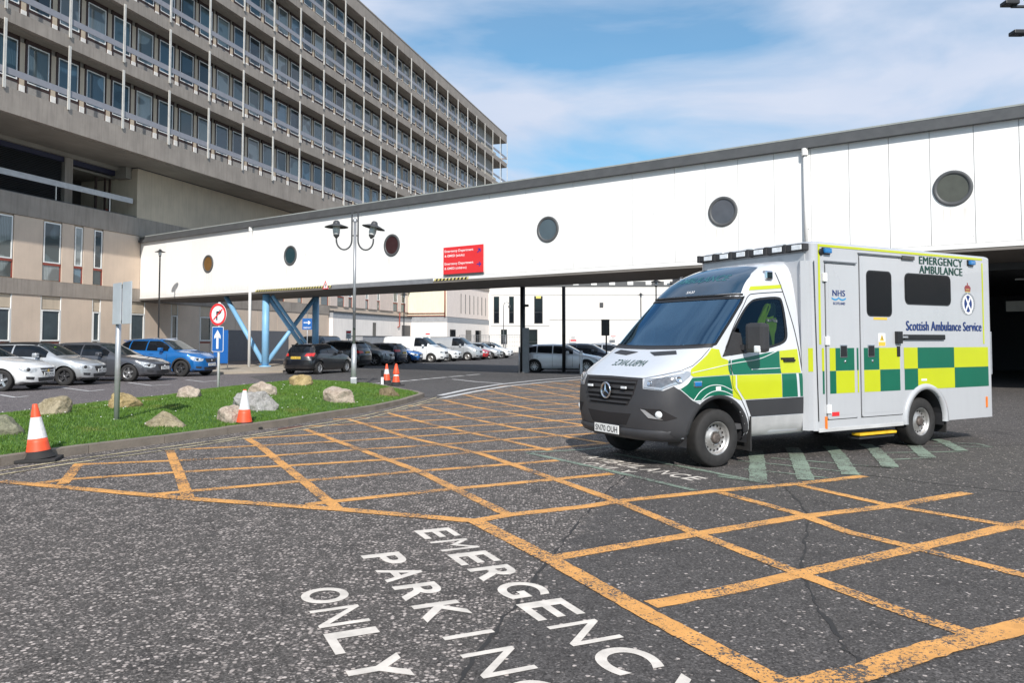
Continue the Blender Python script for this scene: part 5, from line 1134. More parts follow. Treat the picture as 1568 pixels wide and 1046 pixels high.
def sy(y, z):       # front view y -> s
    P, ac, xs, w = curve(z); return math.copysign(float(np.interp(min(abs(y), w), [p[1] for p in P], ac)), y)
def SP(k, a, z): return ((sx(a, z) if k == 's' else sy(a, z)), z)
# grid of the shell with clean openings for glass and wheels
side_win = [('s', -.10, 1.40), ('s', -.32, 1.72), ('s', -.56, 2.0), ('s', -.72, 2.13), ('s', -.84, 2.17), ('s', -1.28, 2.21), ('s', -1.345, 2.14), ('s', -1.355, 1.70), ('s', -1.31, 1.60), ('s', -1.20, 1.55), ('s', -.95, 1.50), ('s', -.5, 1.44)]
wind = [('f', 0, 1.50), ('f', .5, 1.505), ('s', .08, 1.53), ('s', -.02, 1.55), ('s', -.30, 1.83), ('s', -.56, 2.10), ('s', -.625, 2.19), ('f', .5, 2.19), ('f', 0, 2.19)]
def chaikin(pl, k=2):
    for _ in range(k): pl = [q for i in range(len(pl)) for a, b in ((pl[i], pl[(i+1) % len(pl)]),) for q in ((a[0], a[1]*.75+b[1]*.25, a[2]*.75+b[2]*.25), (a[0], a[1]*.25+b[1]*.75, a[2]*.25+b[2]*.75))]
    return pl
def arclen(pl, n=10, closed=True):
    out = []
    for i in range(len(pl) if closed else len(pl)-1):
        a, b = pl[i], pl[(i+1) % len(pl)]
        pa, pb = SP(*a), SP(*b)
        for k in range(n): out.append((pa[0]+(pb[0]-pa[0])*k/n, pa[1]+(pb[1]-pa[1])*k/n))
    return out
sw = arclen(chaikin(side_win), 2); wdh = arclen(wind, 6, False)+[(0.0, 2.19)]
wd = wdh+[(-a, b) for a, b in wdh[-2:0:-1]]
zg = sorted(set([round(z, 4) for z in np.arange(.34, 2.731, .026)]+[2.73]))
sg = [i/44 for i in range(44)]+[1+i/54 for i in range(55)]; sg = [-q for q in sg[:0:-1]]+sg
VS = [[[s, z] for s in sg] for z in zg]
def snap(poly, tol):
    pa = np.array(poly); pb = np.roll(pa, -1, 0); d = pb-pa; dd = np.maximum((d*d).sum(1), 1e-12)
    for row in VS:
        for v in row:
            for sgn in (1, -1):
                p = np.array((v[0]*sgn, v[1]))
                t = np.clip(((p-pa)*d).sum(1)/dd, 0, 1); q = pa+d*t[:, None]; e = q-p; e[:, 0] *= 1.0; k = ((e*e).sum(1)).argmin()
                if math.sqrt((e[k]**2).sum()) < tol: v[0], v[1] = q[k][0]*sgn, q[k][1]; break
snap(sw, .0125); snap([(a, b) for a, b in wd if a >= -0.2], .0125)
ARX, ARZ, ARR = .0, .375, .505
vs = []; idx = {}
for j, row in enumerate(VS):
    for i, (s, z) in enumerate(row):
        p = CP(s, z)
        if abs(p.y) > .8 and p.z < 1.0:
            d = math.hypot(p.x-ARX, p.z-ARZ)
            if abs(d-ARR) < .016: p = Vector((ARX+(p.x-ARX)*ARR/d, p.y, ARZ+(p.z-ARZ)*ARR/d))
        vs.append(p)
nI = len(sg); fs = []; allf = []
for j in range(len(zg)-1):
    for i in range(nI-1):
        f = (j*nI+i, j*nI+i+1, (j+1)*nI+i+1, (j+1)*nI+i); allf.append(f)
        cs = sum(VS[j+b][i+a][0] for a in (0, 1) for b in (0, 1))/4; cz = sum(VS[j+b][i+a][1] for a in (0, 1) for b in (0, 1))/4
        c = sum((vs[k] for k in f), Vector())/4
        if pip((abs(cs), cz), sw) or pip((cs, cz), wd): continue
        if abs(c.y) > .75 and math.hypot(c.x-ARX, c.z-ARZ) < ARR: continue
        fs.append(f)
top = [(len(zg)-1)*nI+i for i in range(nI)]; vs.append(Vector((XB, 0, 2.74)))
for a, b in zip(top[:-1], top[1:]): fs.append((a, b, len(vs)-1))
cab = MB().add(vs, fs, 0, True).build('cab_body', amb_white, A)
def cpatch(nm, poly, m, off=.004, step=.05, both=True, parent=A, label=None, oneside=False):
    P = [SP(*p) for p in poly]; v2, f2 = fill2d(P, step); a = [CP(p.x, p.y, off) for p in v2]
    mb = MB().add(a, f2, 0, True)
    far = [Vector((p.x, -p.y, p.z)) for p in a]
    if both and min(abs(p.y) for p in a) < .02: mb.add(far, f2, 0, True)
    elif both: MB().add(far, f2, 0, True).build(nm, m, parent, label)
    return mb.build(nm, m, parent, label)
def sym(poly): return poly+[(k, -a if k == 'f' else a, z) for k, a, z in poly[::-1]]
# front moulding (bumper), full width: built as two mirrored halves meeting at the middle
bump_poly = [('f', 0, .345), ('f', .3, .345), ('f', .6, .345), ('f', .8, .345), ('s', .55, .345), ('s', .50, .36), ('s', .475, .55), ('s', .40, .69), ('s', .31, .78), ('s', .33, .815), ('s', .42, .845), ('s', .52, .92), ('s', .63, .99), ('s', .70, 1.04), ('f', .88, .985), ('f', .63, 1.0), ('f', .60, 1.12), ('f', .3, 1.13), ('f', 0, 1.13)]
bmp = cpatch('front_bumper', bump_poly, bumper_grey, .007, .05)
cpatch('grille_recess', [('f', 0, .78), ('f', .40, .78), ('f', .49, .92), ('f', .53, 1.105), ('f', 0, 1.115)], dark_void, .009, .05, parent=A)
gr = MB()
for z0, z1, w_ in ((.80, .825, .40), (.86, .885, .455), (.915, .955, .48), (.985, 1.025, .50), (1.055, 1.085, .515)):
    n = 20; ring = []
    for i in range(n+1):
        y = -w_+2*w_*i/n; a = CP(sy(y, (z0+z1)/2), (z0+z1)/2, .0); ring.append([Vector((a.x+.010, a.y, z0)), Vector((a.x+.032, a.y, z0+.006)), Vector((a.x+.028, a.y, z1)), Vector((a.x+.008, a.y, z1))])
    vv = [p for r_ in ring for p in r_]; gr.add(vv, [(4*i+k, 4*i+(k+1) % 4, 4*i+4+(k+1) % 4, 4*i+4+k) for i in range(n) for k in range(4)]+[(0, 1, 2, 3), (4*n, 4*n+3, 4*n+2, 4*n+1)])
gri = gr.build('grille', black_plastic, A)
st = MB().lathe([(.088, .0), (.107, .0), (.109, .018), (.100, .026), (.088, .018)], 36, M4=frame((1.012, 0, .955), (0, 1, 0), (0, 0, 1)))
for i in range(3):
    a = R(90+120*i); c, s_ = math.cos(a), math.sin(a); st.add([(1.034, c*.1, .955+s_*.1), (1.034, -s_*.018, .955+c*.018), (1.034, s_*.018, .955-c*.018), (1.05, c*.004, .955+s_*.004), (1.03, -c*.016, .955-s_*.016)], [(0, 1, 3), (0, 3, 2), (1, 4, 3), (2, 3, 4)])
st.build('star_emblem', chrome, gri); MB().lathe([(0, .0), (.088, 0)], 30, M4=frame((1.012, 0, .955), (0, 1, 0), (0, 0, 1)), smooth=False).build('emblem_ground', black_paint, gri)
for s_ in (-1, 1): MB().box(1.0, 1.022, s_*.36-.05, s_*.36+.05, .99, 1.02, bev=.004).build('strobe_light', lamp_clear, gri)
cpatch('lower_intake', [('f', 0, .53), ('f', .36, .53), ('f', .46, .68), ('f', 0, .67)], dark_void, .010, .05)
n = 24; lip = []
for i in range(n+1):
    y = -.92+1.84*i/n; a = CP(sy(y, .46), .46); b_ = CP(sy(y, .385), .385); lip += [a+Vector((.02, 0, .03)), a+Vector((.038, 0, -.01)), b_+Vector((.045, 0, 0)), b_+Vector((0, 0, -.02))]
MB().add(lip, [(4*i+k, 4*i+k+1, 4*i+5+k, 4*i+4+k) for i in range(n) for k in range(3)], 0, True).build('bumper_lip', bumper_grey, A)
for s_ in (-1, 1):
    def one(nm, poly, m, off=.01, par=A, step=.04):
        P = [SP(*p) for p in poly]; v2, f2 = fill2d(P, step); return MB().add([CP(p.x*s_, p.y, off) for p in v2], f2, 0, True).build(nm, m, par)
    hl = one('headlight', [('f', .635, 1.125), ('f', .645, 1.015), ('f', .86, .995), ('s', .73, 1.045), ('s', .60, 1.085), ('s', .47, 1.165), ('s', .45, 1.20), ('s', .49, 1.222), ('s', .62, 1.21), ('f', .82, 1.165)], mat('headlight_lens', (.42, .45, .49), .1, var=.1, vs=5, metal=.35, coat=1), .012)
    one('headlight_inner', [('f', .68, 1.09), ('f', .70, 1.035), ('f', .86, 1.02), ('s', .76, 1.06), ('s', .66, 1.10), ('s', .60, 1.15), ('f', .84, 1.14)], mat('headlight_inner', (.13, .14, .16), .15, var=.3, vs=20, coat=1), .0145, hl)
    one('daylight_strip', [('f', .66, 1.115), ('f', .82, 1.15), ('s', .52, 1.212), ('s', .56, 1.195), ('f', .84, 1.135)], lamp_clear, .0165, hl)
    for kx, z, r_ in (('f', 1.07, .036), ('s', 1.12, .042)):
        c = CP(SP(kx, .72 if kx == 'f' else .64, z)[0]*s_, z, .019); nn = (c-CP(SP(kx, .72 if kx == 'f' else .64, z)[0]*s_, z, .0)).normalized()
        MB().lathe([(r_, 0), (r_*.86, .004), (r_*.8, -.0), (0, .004)], 18, M4=Matrix.Translation(c) @ nn.to_track_quat('Z', 'Y').to_matrix().to_4x4()).build('reflector', chrome, hl)
    fg = one('fog_light_recess', [('f', .60, .755), ('f', .86, .76), ('s', .66, .65), ('f', .90, .615), ('f', .72, .63)], dark_void, .010)
    if s_ > 0: one('fog_trim', [('f', .61, .75), ('f', .68, .74), ('f', .80, .66), ('f', .88, .63), ('f', .72, .645)], mat('trim_silver', (.45, .45, .46), .35, metal=.4), .013, fg)
    c = CP(SP('f', .84, .69)[0]*s_, .69, .012); nn = (c-CP(SP('f', .84, .69)[0]*s_, .69, 0)).normalized(); MB().lathe([(.045, 0), (.042, .01), (0, .018)], 16, M4=Matrix.Translation(c) @ nn.to_track_quat('Z', 'Y').to_matrix().to_4x4()).build('fog_lamp', lamp_clear, fg)
pl_ = MB().box(1.01, 1.022, -.26, .26, .40, .512, bev=.004).build('number_plate', plate_white, A); lettering('SN70 OUH', frame((1.0235, -.235, .417), (0, 1, 0), (0, 0, 1)), letter_black, pl_, width=.47, height=.078, bold=.012)
# bonnet: shut line, scuttle grille, mirrored lettering
def cline(nm, pts, w, m, off=.006, parent=A, both=True):
    if len(set(p[0] for p in pts)) == 1:       # same view: smooth curve through the points
        kk = pts[0][0]; V = [Vector((p[1], p[2])) for p in pts]; V = [V[0]*2-V[1]]+V+[V[-1]*2-V[-2]]; C_ = []
        for i in range(1, len(V)-2):
            for j in range(12):
                t = j/12; C_.append(.5*((2*V[i])+(V[i+1]-V[i-1])*t+(2*V[i-1]-5*V[i]+4*V[i+1]-V[i+2])*t*t+(3*V[i]-V[i-1]-3*V[i+1]+V[i+2])*t**3))
        C_.append(V[-2]); P = [SP(kk, c.x, c.y) for c in C_]; Q = [CP(a, b, off) for a, b in P]
    else:
        P = [SP(*p) for p in pts]; Q = []
        for a, b in zip(P[:-1], P[1:]): Q += [CP(a[0]+(b[0]-a[0])*k/12, a[1]+(b[1]-a[1])*k/12, off) for k in range(12)]
        Q.append(CP(*P[-1], off))
    mb = MB(); mb.tube(Q, w/2, 5)
    far = [Vector((p.x, -p.y, p.z)) for p in Q]
    if both and abs(Q[0].y) < .02: mb.tube(far, w/2, 5)
    elif both: MB().tube(far, w/2, 5).build(nm, m, parent)
    return mb.build(nm, m, parent)
cline('bonnet_gap', [('f', .60, 1.127), ('f', .80, 1.175), ('s', .55, 1.235), ('s', .40, 1.29), ('s', .25, 1.385), ('s', .10, 1.50)], .009, black_paint, .0)
cline('bonnet_gap', [('f', 0, 1.133), ('f', .6, 1.125)], .012, black_paint, .004)
cpatch('bonnet_scoop', [('f', .30, 1.40), ('f', .66, 1.425), ('f', .58, 1.47), ('f', .12, 1.445)], black_plastic, .006, .05)
sc_ = cpatch('scuttle', [('f', 0, 1.482), ('f', .5, 1.488), ('f', .84, 1.50), ('s', .06, 1.515), ('s', .03, 1.535), ('f', .5, 1.515), ('f', 0, 1.51)], black_plastic, .008, .05)
v, f = text_mesh('AMBULANCE', width=.66, height=.075, bold=0)
MB().add([CP(sy(.33-p.x, 1.265+p.y), 1.265+p.y, .005)for p in [Vector((q.x, q.y, 0)) for q in v]], f).build('bonnet_lettering', letter_green, A)
# glass
gw = glass('windscreen_sky_tint', (.16, .38, .62), .20); gs = glass('side_glass', (.42, .44, .42), -.02)  # windscreen blue is the sky's reflection put into tint and gloss
def gpatch(nm, sp, m, off=-.004, step=.06):
    v2, f2 = fill2d(sp, step); return MB().add([CP(p.x, p.y, off) for p in v2], f2, 0, True).build(nm, m, A)
wd_full = [p for i, p in enumerate(wd) if i == 0 or abs(p[0]-wd[i-1][0])+abs(p[1]-wd[i-1][1]) > 1e-5]
if abs(wd_full[0][0]-wd_full[-1][0])+abs(wd_full[0][1]-wd_full[-1][1]) < 1e-5: wd_full.pop()
gpatch('windscreen', wd_full, gw)
for s_ in (1, -1): gpatch('side_window', [(a*s_, b) for a, b in sw], gs)
def ring(nm, poly, w, m, off, mirror=True, par=A):
    """seal round an opening: band of width w inside the outline"""
    cx_ = sum(p[0] for p in poly)/len(poly); cy_ = sum(p[1] for p in poly)/len(poly); n = len(poly); V = []
    for i, p in enumerate(poly):
        a = poly[i-1]; b = poly[(i+1) % n]; t = Vector((b[0]-a[0], b[1]-a[1])).normalized(); nn = Vector((-t.y, t.x))
        if not pip((p[0]+nn.x*w*.4, p[1]+nn.y*w*.4), poly): nn = -nn
        V += [CP(p[0]-nn.x*.006, p[1]-nn.y*.006, off), CP(p[0]+nn.x*w, p[1]+nn.y*w, off)]
    fs_ = [(2*i, 2*i+1, (2*i+3) % (2*n), (2*i+2) % (2*n)) for i in range(n)]; mb = MB().add(V, fs_, 0, True)
    if mirror: MB().add([Vector((v.x, -v.y, v.z)) for v in V], fs_, 0, True).build(nm, m, par)
    return mb.build(nm, m, par)
ring('window_seal', sw, .028, black_paint, .002); ring('windscreen_frit', wd_full, .035, black_paint, .002, False)
cpatch('front_quarter_panel', [('s', -.10, 1.395), ('s', -.33, 1.72), ('s', -.47, 1.70), ('s', -.50, 1.445)], black_plastic, .004, .06)
# dark visor above the windscreen
vis = cpatch('roof_visor', [('f', 0, 2.225), ('f', .5, 2.225), ('s', -.585, 2.235), ('s', -.66, 2.32), ('s', -.85, 2.47), ('s', -1.12, 2.615), ('f', .42, 2.645), ('f', 0, 2.65)], mat('visor_blue', (.012, .04, .075), .12, var=.3, vs=1.2, coat=1), .006, .05)
cline('visor_edge', [('f', 0, 2.205), ('f', .6, 2.205), ('s', -.60, 2.215)], .03, black_paint, .004)
v, f = text_mesh('AMBULANCE', width=1.0, height=.085, bold=.012)
MB().add([CP(sy(p.x-.5, 2.42+p.y), 2.42+p.y, .009) for p in v], f).build('visor_lettering', mat('letter_teal', (.03, .14, .16), .4), vis); v, f = text_mesh('SA20', width=.16, height=.035, bold=.01)
MB().add([CP(sy(p.x-.08, 2.26+p.y), 2.26+p.y, .009) for p in v], f).build('call_sign', letter_white, vis)
# livery on cab side (near side and far side)
for nm, pts, m in (
    ('yellow_panel', [('s', .07, 1.505), ('s', -.055, 1.49), ('s', -.085, 1.385), ('s', -.20, 1.35), ('s', -.21, 1.165), ('s', .41, 1.15), ('s', .46, 1.18), ('s', .44, 1.245), ('s', .30, 1.33), ('s', .16, 1.42)], amb_yellow),
    ('green_panel', [('s', .43, 1.14), ('s', -.20, 1.158), ('s', -.24, .985), ('s', -.25, .89), ('s', -.15, .905), ('s', 0, .915), ('s', .15, .905), ('s', .28, .86), ('s', .40, .86), ('s', .52, .93), ('s', .62, 1.0), ('s', .50, 1.07)], amb_green),
    ('yellow_panel', [('s', -.207, 1.155), ('s', -.31, 1.155), ('s', -.30, 1.0), ('s', -.42, .84), ('s', -.36, .84), ('s', -.25, .88), ('s', -.243, .985)], amb_yellow),
    ('green_panel', [('s', -.205, 1.345), ('s', -.245, 1.345), ('s', -.25, 1.163), ('s', -.212, 1.163)], amb_green),
    ('green_panel', [('s', -.26, 1.35), ('s', -.6, 1.395), ('s', -.9, 1.44), ('s', -1.145, 1.465), ('s', -1.15, 1.165), ('s', -.27, 1.165)], amb_green),
    ('yellow_panel', [('s', -.33, 1.158), ('s', -1.15, 1.158), ('s', -1.155, .845), ('s', -.46, .84), ('s', -.33, 1.0)], amb_yellow),
    ('yellow_panel', [('s', -1.15, 1.465), ('s', -1.50, 1.49), ('s', -1.535, 1.165), ('s', -1.155, 1.165)], amb_yellow),
    ('green_panel', [('s', -1.16, 1.158), ('s', -1.44, 1.158), ('s', -1.46, .845), ('s', -1.16, .845)], amb_green),
    ('green_panel', [('s', -1.49, 1.158), ('s', -1.60, 1.158), ('s', -1.61, .845), ('s', -1.51, .845)], amb_green),
    ('roof_stripe', [('s', -.72, 2.275), ('s', -.76, 2.33), ('s', -1.36, 2.375), ('s', -1.36, 2.325)], amb_yellow)): cpatch(nm, pts, m, .0045, .06)
for pts in ([('s', .42, .855), ('s', .30, .97), ('s', .13, 1.035), ('s', -.06, 1.03), ('s', -.25, .96)], [('s', .29, .86), ('s', .18, .93), ('s', .05, .965), ('s', -.1, .955), ('s', -.25, .90)], [('s', .43, 1.20), ('s', .1, 1.25), ('s', -.3, 1.31), ('s', -.75, 1.36), ('s', -1.1, 1.46)], [('s', -.6, 1.225), ('s', -1.14, 1.235)],
            [('s', .64, 1.01), ('s', .53, .93), ('s', .41, .85), ('s', .28, .85)], [('s', .45, 1.16), ('s', .50, 1.08), ('s', .62, 1.01)]): cline('silver_pinstripe', pts, .013, mat('pinstripe', (.62, .66, .66), .4), .004)
# door and panel gaps
cline('door_gap', [('s', -.23, 1.36), ('s', -.25, 1.16), ('s', -.26, 1.0), ('s', -.40, .84), ('s', -.52, .62), ('s', -.56, .40)], .01, black_paint, .002)
cline('door_gap', [('s', -.11, 1.40), ('s', -.36, 1.79), ('s', -.58, 2.06), ('s', -.70, 2.20), ('s', -.85, 2.235), ('s', -1.37, 2.275)], .012, black_paint, .002)
cline('door_gap', [('s', -1.29, 2.54), ('s', -1.37, 2.27), ('s', -1.50, 1.72), ('s', -1.56, 1.2), ('s', -1.60, .84), ('s', -1.615, .40)], .014, black_paint, .002)
cpatch('black_rubbing_strip', [('s', -.47, .832), ('s', -1.64, .838), ('s', -1.64, .615), ('s', -.575, .615)], black_plastic, .009, .06)
cpatch('silver_sill', [('s', -.575, .605), ('s', -1.64, .605), ('s', -1.64, .37), ('s', -.555, .355)], mat('sill_silver', (.5, .5, .5), .45, metal=.2, streak=.2), .006, .06)
ah = MB()
for s_ in (-1, 1):
    vv = []
    for i in range(25):
        a = PI*(-.06+1.12*i/24)
        for r_, o in ((ARR-.01, .012), (ARR+.035, .012)):
            x, z = ARX+math.cos(a)*r_, ARZ+math.sin(a)*r_; z = max(z, .345); q = CP(sx(x, z)*s_, z, o); vv.append(Vector((x, q.y, z)))
        x, z = ARX+math.cos(a)*(ARR-.01), ARZ+math.sin(a)*(ARR-.01); vv.append(Vector((x, s_*.93, max(z, .345))))
    ah.add(vv, [(3*i, 3*i+1, 3*i+4, 3*i+3) for i in range(24)]+[(3*i, 3*i+3, 3*i+5, 3*i+2) for i in range(24)], 0, True)
islands(ah, 'wheel_arch_trim', bumper_grey, A)
def archliner(cx_, cz, r_, y0, y1):
    mb = MB()
    for s_ in (-1, 1):
        v_ = [Vector((cx_+math.cos(PI*i/18-.0)*r_, s_*y, cz+math.sin(PI*i/18)*r_-(.1 if i in (0, 18) else 0))) for i in range(19) for y in (y0, y1)]; mb.add(v_, [(2*i, 2*i+1, 2*i+3, 2*i+2) for i in range(18)])
        mb.add([v_[2*i] for i in range(19)], [tuple(range(19))])
    return mb
islands(archliner(ARX, ARZ, ARR+.01, .62, .97), 'arch_liner', black_plastic, A)
def mudflap(x, y): return MB().box(x-.012, x+.012, y-.14, y+.14, .17, .62).build('mud_flap', rubber, A)
mudflap(-.56, .86); mudflap(-.56, -.86); mudflap(-4.78, .88); mudflap(-4.78, -.88)
for s_ in (1, -1):
    wheel(A, 0, s_*.865, .365, s_, rim=.57, w=.225, style='steel'); wheel(A, -4.20, s_*.88, .365, s_, rim=.57, w=.225, style='steel')
# door handles, mirrors, lamps on the cab
for s_ in (1, -1):
    q = CP(sx(-1.29, 1.335), 1.335).y
    MB().box(-1.43, -1.16, s_*q-.004, s_*q+.004, 1.285, 1.375, bev=.003).box(-1.42, -1.20, s_*(q+.02)-.015, s_*(q+.02)+.015, 1.32, 1.35, bev=.01).build('door_handle', black_paint, A)
    mr = MB(); Mm = Matrix.Translation((-.52, s_*1.17, 1.64)) @ Matrix.Rotation(s_*R(12), 4, 'Z'); mr.box(-.085, .085, -.135, .135, -.19, .19, M4=Mm, bev=.05); mr.box(-.04, .04, -.22, -.12 if s_ > 0 else .22, -.16, -.09, M4=Mm) if s_ > 0 else mr.box(-.04, .04, .12, .22, -.16, -.09, M4=Mm)
    mo = mr.build('wing_mirror', black_plastic, A); MB().box(-.091, -.086, -.11, .11, -.05, .16, M4=Mm).box(-.091, -.086, -.11, .11, -.16, -.07, M4=Mm).build('mirror_glass', chrome, mo); MB().box(.06, .095, -.09 if s_ < 0 else .0, -.0 if s_ < 0 else .09, -.19, -.10, M4=Mm, bev=.015).build('indicator', lamp_clear, mo)
    c = CP(sx(.35, 1.06), 1.06, .0); MB().box(c.x-.07, c.x+.07, s_*c.y-.02, s_*c.y+.018, 1.02, 1.10, bev=.015).build('lamp_bezel', chrome, A); MB().box(c.x-.055, c.x+.055, s_*c.y-.01, s_*c.y+.026, 1.032, 1.088, bev=.012).build('blue_side_lamp', lamp_blue, A)
    c = CP(sx(.0, .995), .995, .008); MB().box(-.035, .045, s_*c.y-.005, s_*c.y+.005, .97, 1.02).build('side_label', sign_white, A)
    c = CP(sx(-1.12, 2.48), 2.48, .0); MB().box(-1.19, -1.05, s_*(c.y)-.03, s_*(c.y+.045), 2.43, 2.56, bev=.025).build('scene_lamp', chrome, A); MB().box(-1.17, -1.07, s_*(c.y+.03)-.02, s_*(c.y+.03)+.022, 2.45, 2.54, bev=.015).build('scene_lamp_glass', glass_dark, A)
# interior seen through the glass
it = MB().box(-.15, .30, -.86, .86, 1.05, 1.40, bev=.06).box(-.05, .12, -.84, .84, 1.38, 1.46, bev=.03).build('dashboard', fabric_dark, A)
MB().box(-1.62, .2, -.9, .9, .45, .52).box(-1.64, -1.60, -.85, .85, .5, 2.15).box(-1.64, -1.60, -.62, .62, 2.15, 2.6).build('cab_floor_and_bulkhead', mat('cab_lining', (.07, .07, .075), .8), A)
MB().tube([Vector((-.24+.06*math.sin(t*PI/12), -.42+.19*math.cos(t*PI/12), 1.36+.17*math.sin(t*PI/12))) for t in range(25)], .014, 6).tube([(-.24, -.6, 1.36), (-.24, -.24, 1.36)], .02, 6).tube([(-.24, -.42, 1.36), (-.0, -.42, 1.25)], .03, 8).build('steering_wheel', black_plastic, A)
for y in (-.45, .45, ): MB().box(-1.15, -.70, y-.24, y+.24, .85, 1.02, bev=.05).box(-1.33, -1.17, y-.23, y+.23, 1.0, 1.66, bev=.06).box(-1.33, -1.2, y-.12, y+.12, 1.68, 1.9, bev=.04).build('seat', fabric_dark, A)
MB().add([(.02, .30, 1.475), (.18, .36, 1.478), (.12, .62, 1.478), (-.04, .56, 1.475)], [(0, 1, 2, 3)]).build('paper_sheet', sign_white, A)
def cloth(outl, y0, seed):
    """hanging cloth: outline rows (z, x left, x right) with folds"""
    vs_ = []; nx_ = 14
    for r_i, (z, xa, xb) in enumerate(outl):
        for k in range(nx_+1):
            t_ = k/nx_; x = xa+(xb-xa)*t_; vs_.append((x, y0+.028*math.sin(t_*15+seed+z*5)+.03*noise.noise(Vector((x*9, z*6, seed))), z+.012*math.sin(t_*9+seed)))
    return vs_, [(a*(nx_+1)+k, a*(nx_+1)+k+1, (a+1)*(nx_+1)+k+1, (a+1)*(nx_+1)+k) for a in range(len(outl)-1) for k in range(nx_)]
v_, f_ = cloth([(2.10, -1.16, -1.10), (2.05, -1.17, -1.04), (1.98, -1.15, -1.00), (1.90, -1.12, -.96), (1.82, -1.08, -.93), (1.75, -1.05, -.94), (1.70, -1.02, -.95)], .79, 1)
j = MB().add(v_, f_, 0, True); v_, f_ = cloth([(1.93, -1.30, -1.13), (1.86, -1.31, -1.12), (1.78, -1.30, -1.14), (1.70, -1.28, -1.16), (1.62, -1.27, -1.19), (1.54, -1.26, -1.21)], .77, 4); j.add(v_, f_, 0, True); j = j.build('hanging_jacket', hivis, A)
v_, f_ = cloth([(2.12, -1.24, -1.14), (2.06, -1.30, -1.12), (2.0, -1.31, -1.10), (1.935, -1.31, -1.11)], .775, 2); MB().add(v_, f_, 0, True).build('jacket_yoke', mat('fabric_green', (.01, .05, .03), .9), j); v_, f_ = cloth([(1.90, -1.31, -1.12), (1.865, -1.31, -1.12)], .787, 4); MB().add(v_, f_, 0, True).build('reflective_band', galv, j)
# ---------------------------------------------------------------- patient box
X0, X1, YB, ZT = -1.68, -5.98, 1.09, 2.95
def loop(z, r_=.07, y=YB, x0=X0, x1=X1):
    return [(p[0], p[1], z) for p in rrect(x1, x0, -y, y, r_, 5)]
L0 = [loop(.37), loop(2.94), loop(2.962, .09, YB-.012, X0-.012, X1+.012), loop(2.978, .10, YB-.04, X0-.04, X1+.04), loop(2.985, .12, YB-.1, X0-.1, X1+.1)]
nn_ = len(L0[0]); vv = [p for l in L0 for p in l]; ff = [(i*nn_+k, i*nn_+(k+1) % nn_, (i+1)*nn_+(k+1) % nn_, (i+1)*nn_+k) for i in range(len(L0)-1) for k in range(nn_)]+[tuple((len(L0)-1)*nn_+k for k in range(nn_))]
# rear wheel opening: side faces rebuilt with an arch
mbx = MB(); ARX2, ARZ2, ARR2 = -4.16, .40, .47
for f in ff:
    P = [Vector(vv[k]) for k in f]
    if len(f) == 4 and all(abs(abs(p.y)-YB) < 1e-4 for p in P) and max(p.z for p in P) > 2.8 and min(p.z for p in P) < .5: continue
    mbx.add(P, [tuple(range(len(P)))], 0, False)
for s_ in (-1, 1):
    xa, xb = X0-.07, X1+.07; out = [(xa, .37), (xa, 2.94), (xb, 2.94), (xb, .37), (ARX2-ARR2-.04, .37)]+[(ARX2-math.cos(PI*i/20)*ARR2, ARZ2+math.sin(PI*i/20)*ARR2) for i in range(21)]+[(ARX2+ARR2+.0, .37)]
    v2, f2 = fill2d(out, .45); mbx.add([(p.x, s_*YB, p.y) for p in v2], f2)
    fl = []
    for i in range(23):
        a = PI*(-.05+1.1*i/22)
        for r_, y in ((ARR2-.005, YB-.03), (ARR2, YB+.03), (ARR2+.072, YB+.028), (ARR2+.085, YB-.002)): fl.append((ARX2+math.cos(a)*r_, s_*y, max(.36, ARZ2+math.sin(a)*r_)))
    mbx.add(fl, [(4*i+k, 4*i+k+1, 4*i+5+k, 4*i+4+k) for i in range(22) for k in range(3)], 0, True)
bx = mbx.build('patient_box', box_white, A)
islands(archliner(ARX2, ARZ2, ARR2+.0, .6, YB-.01), 'arch_liner', black_plastic, A)
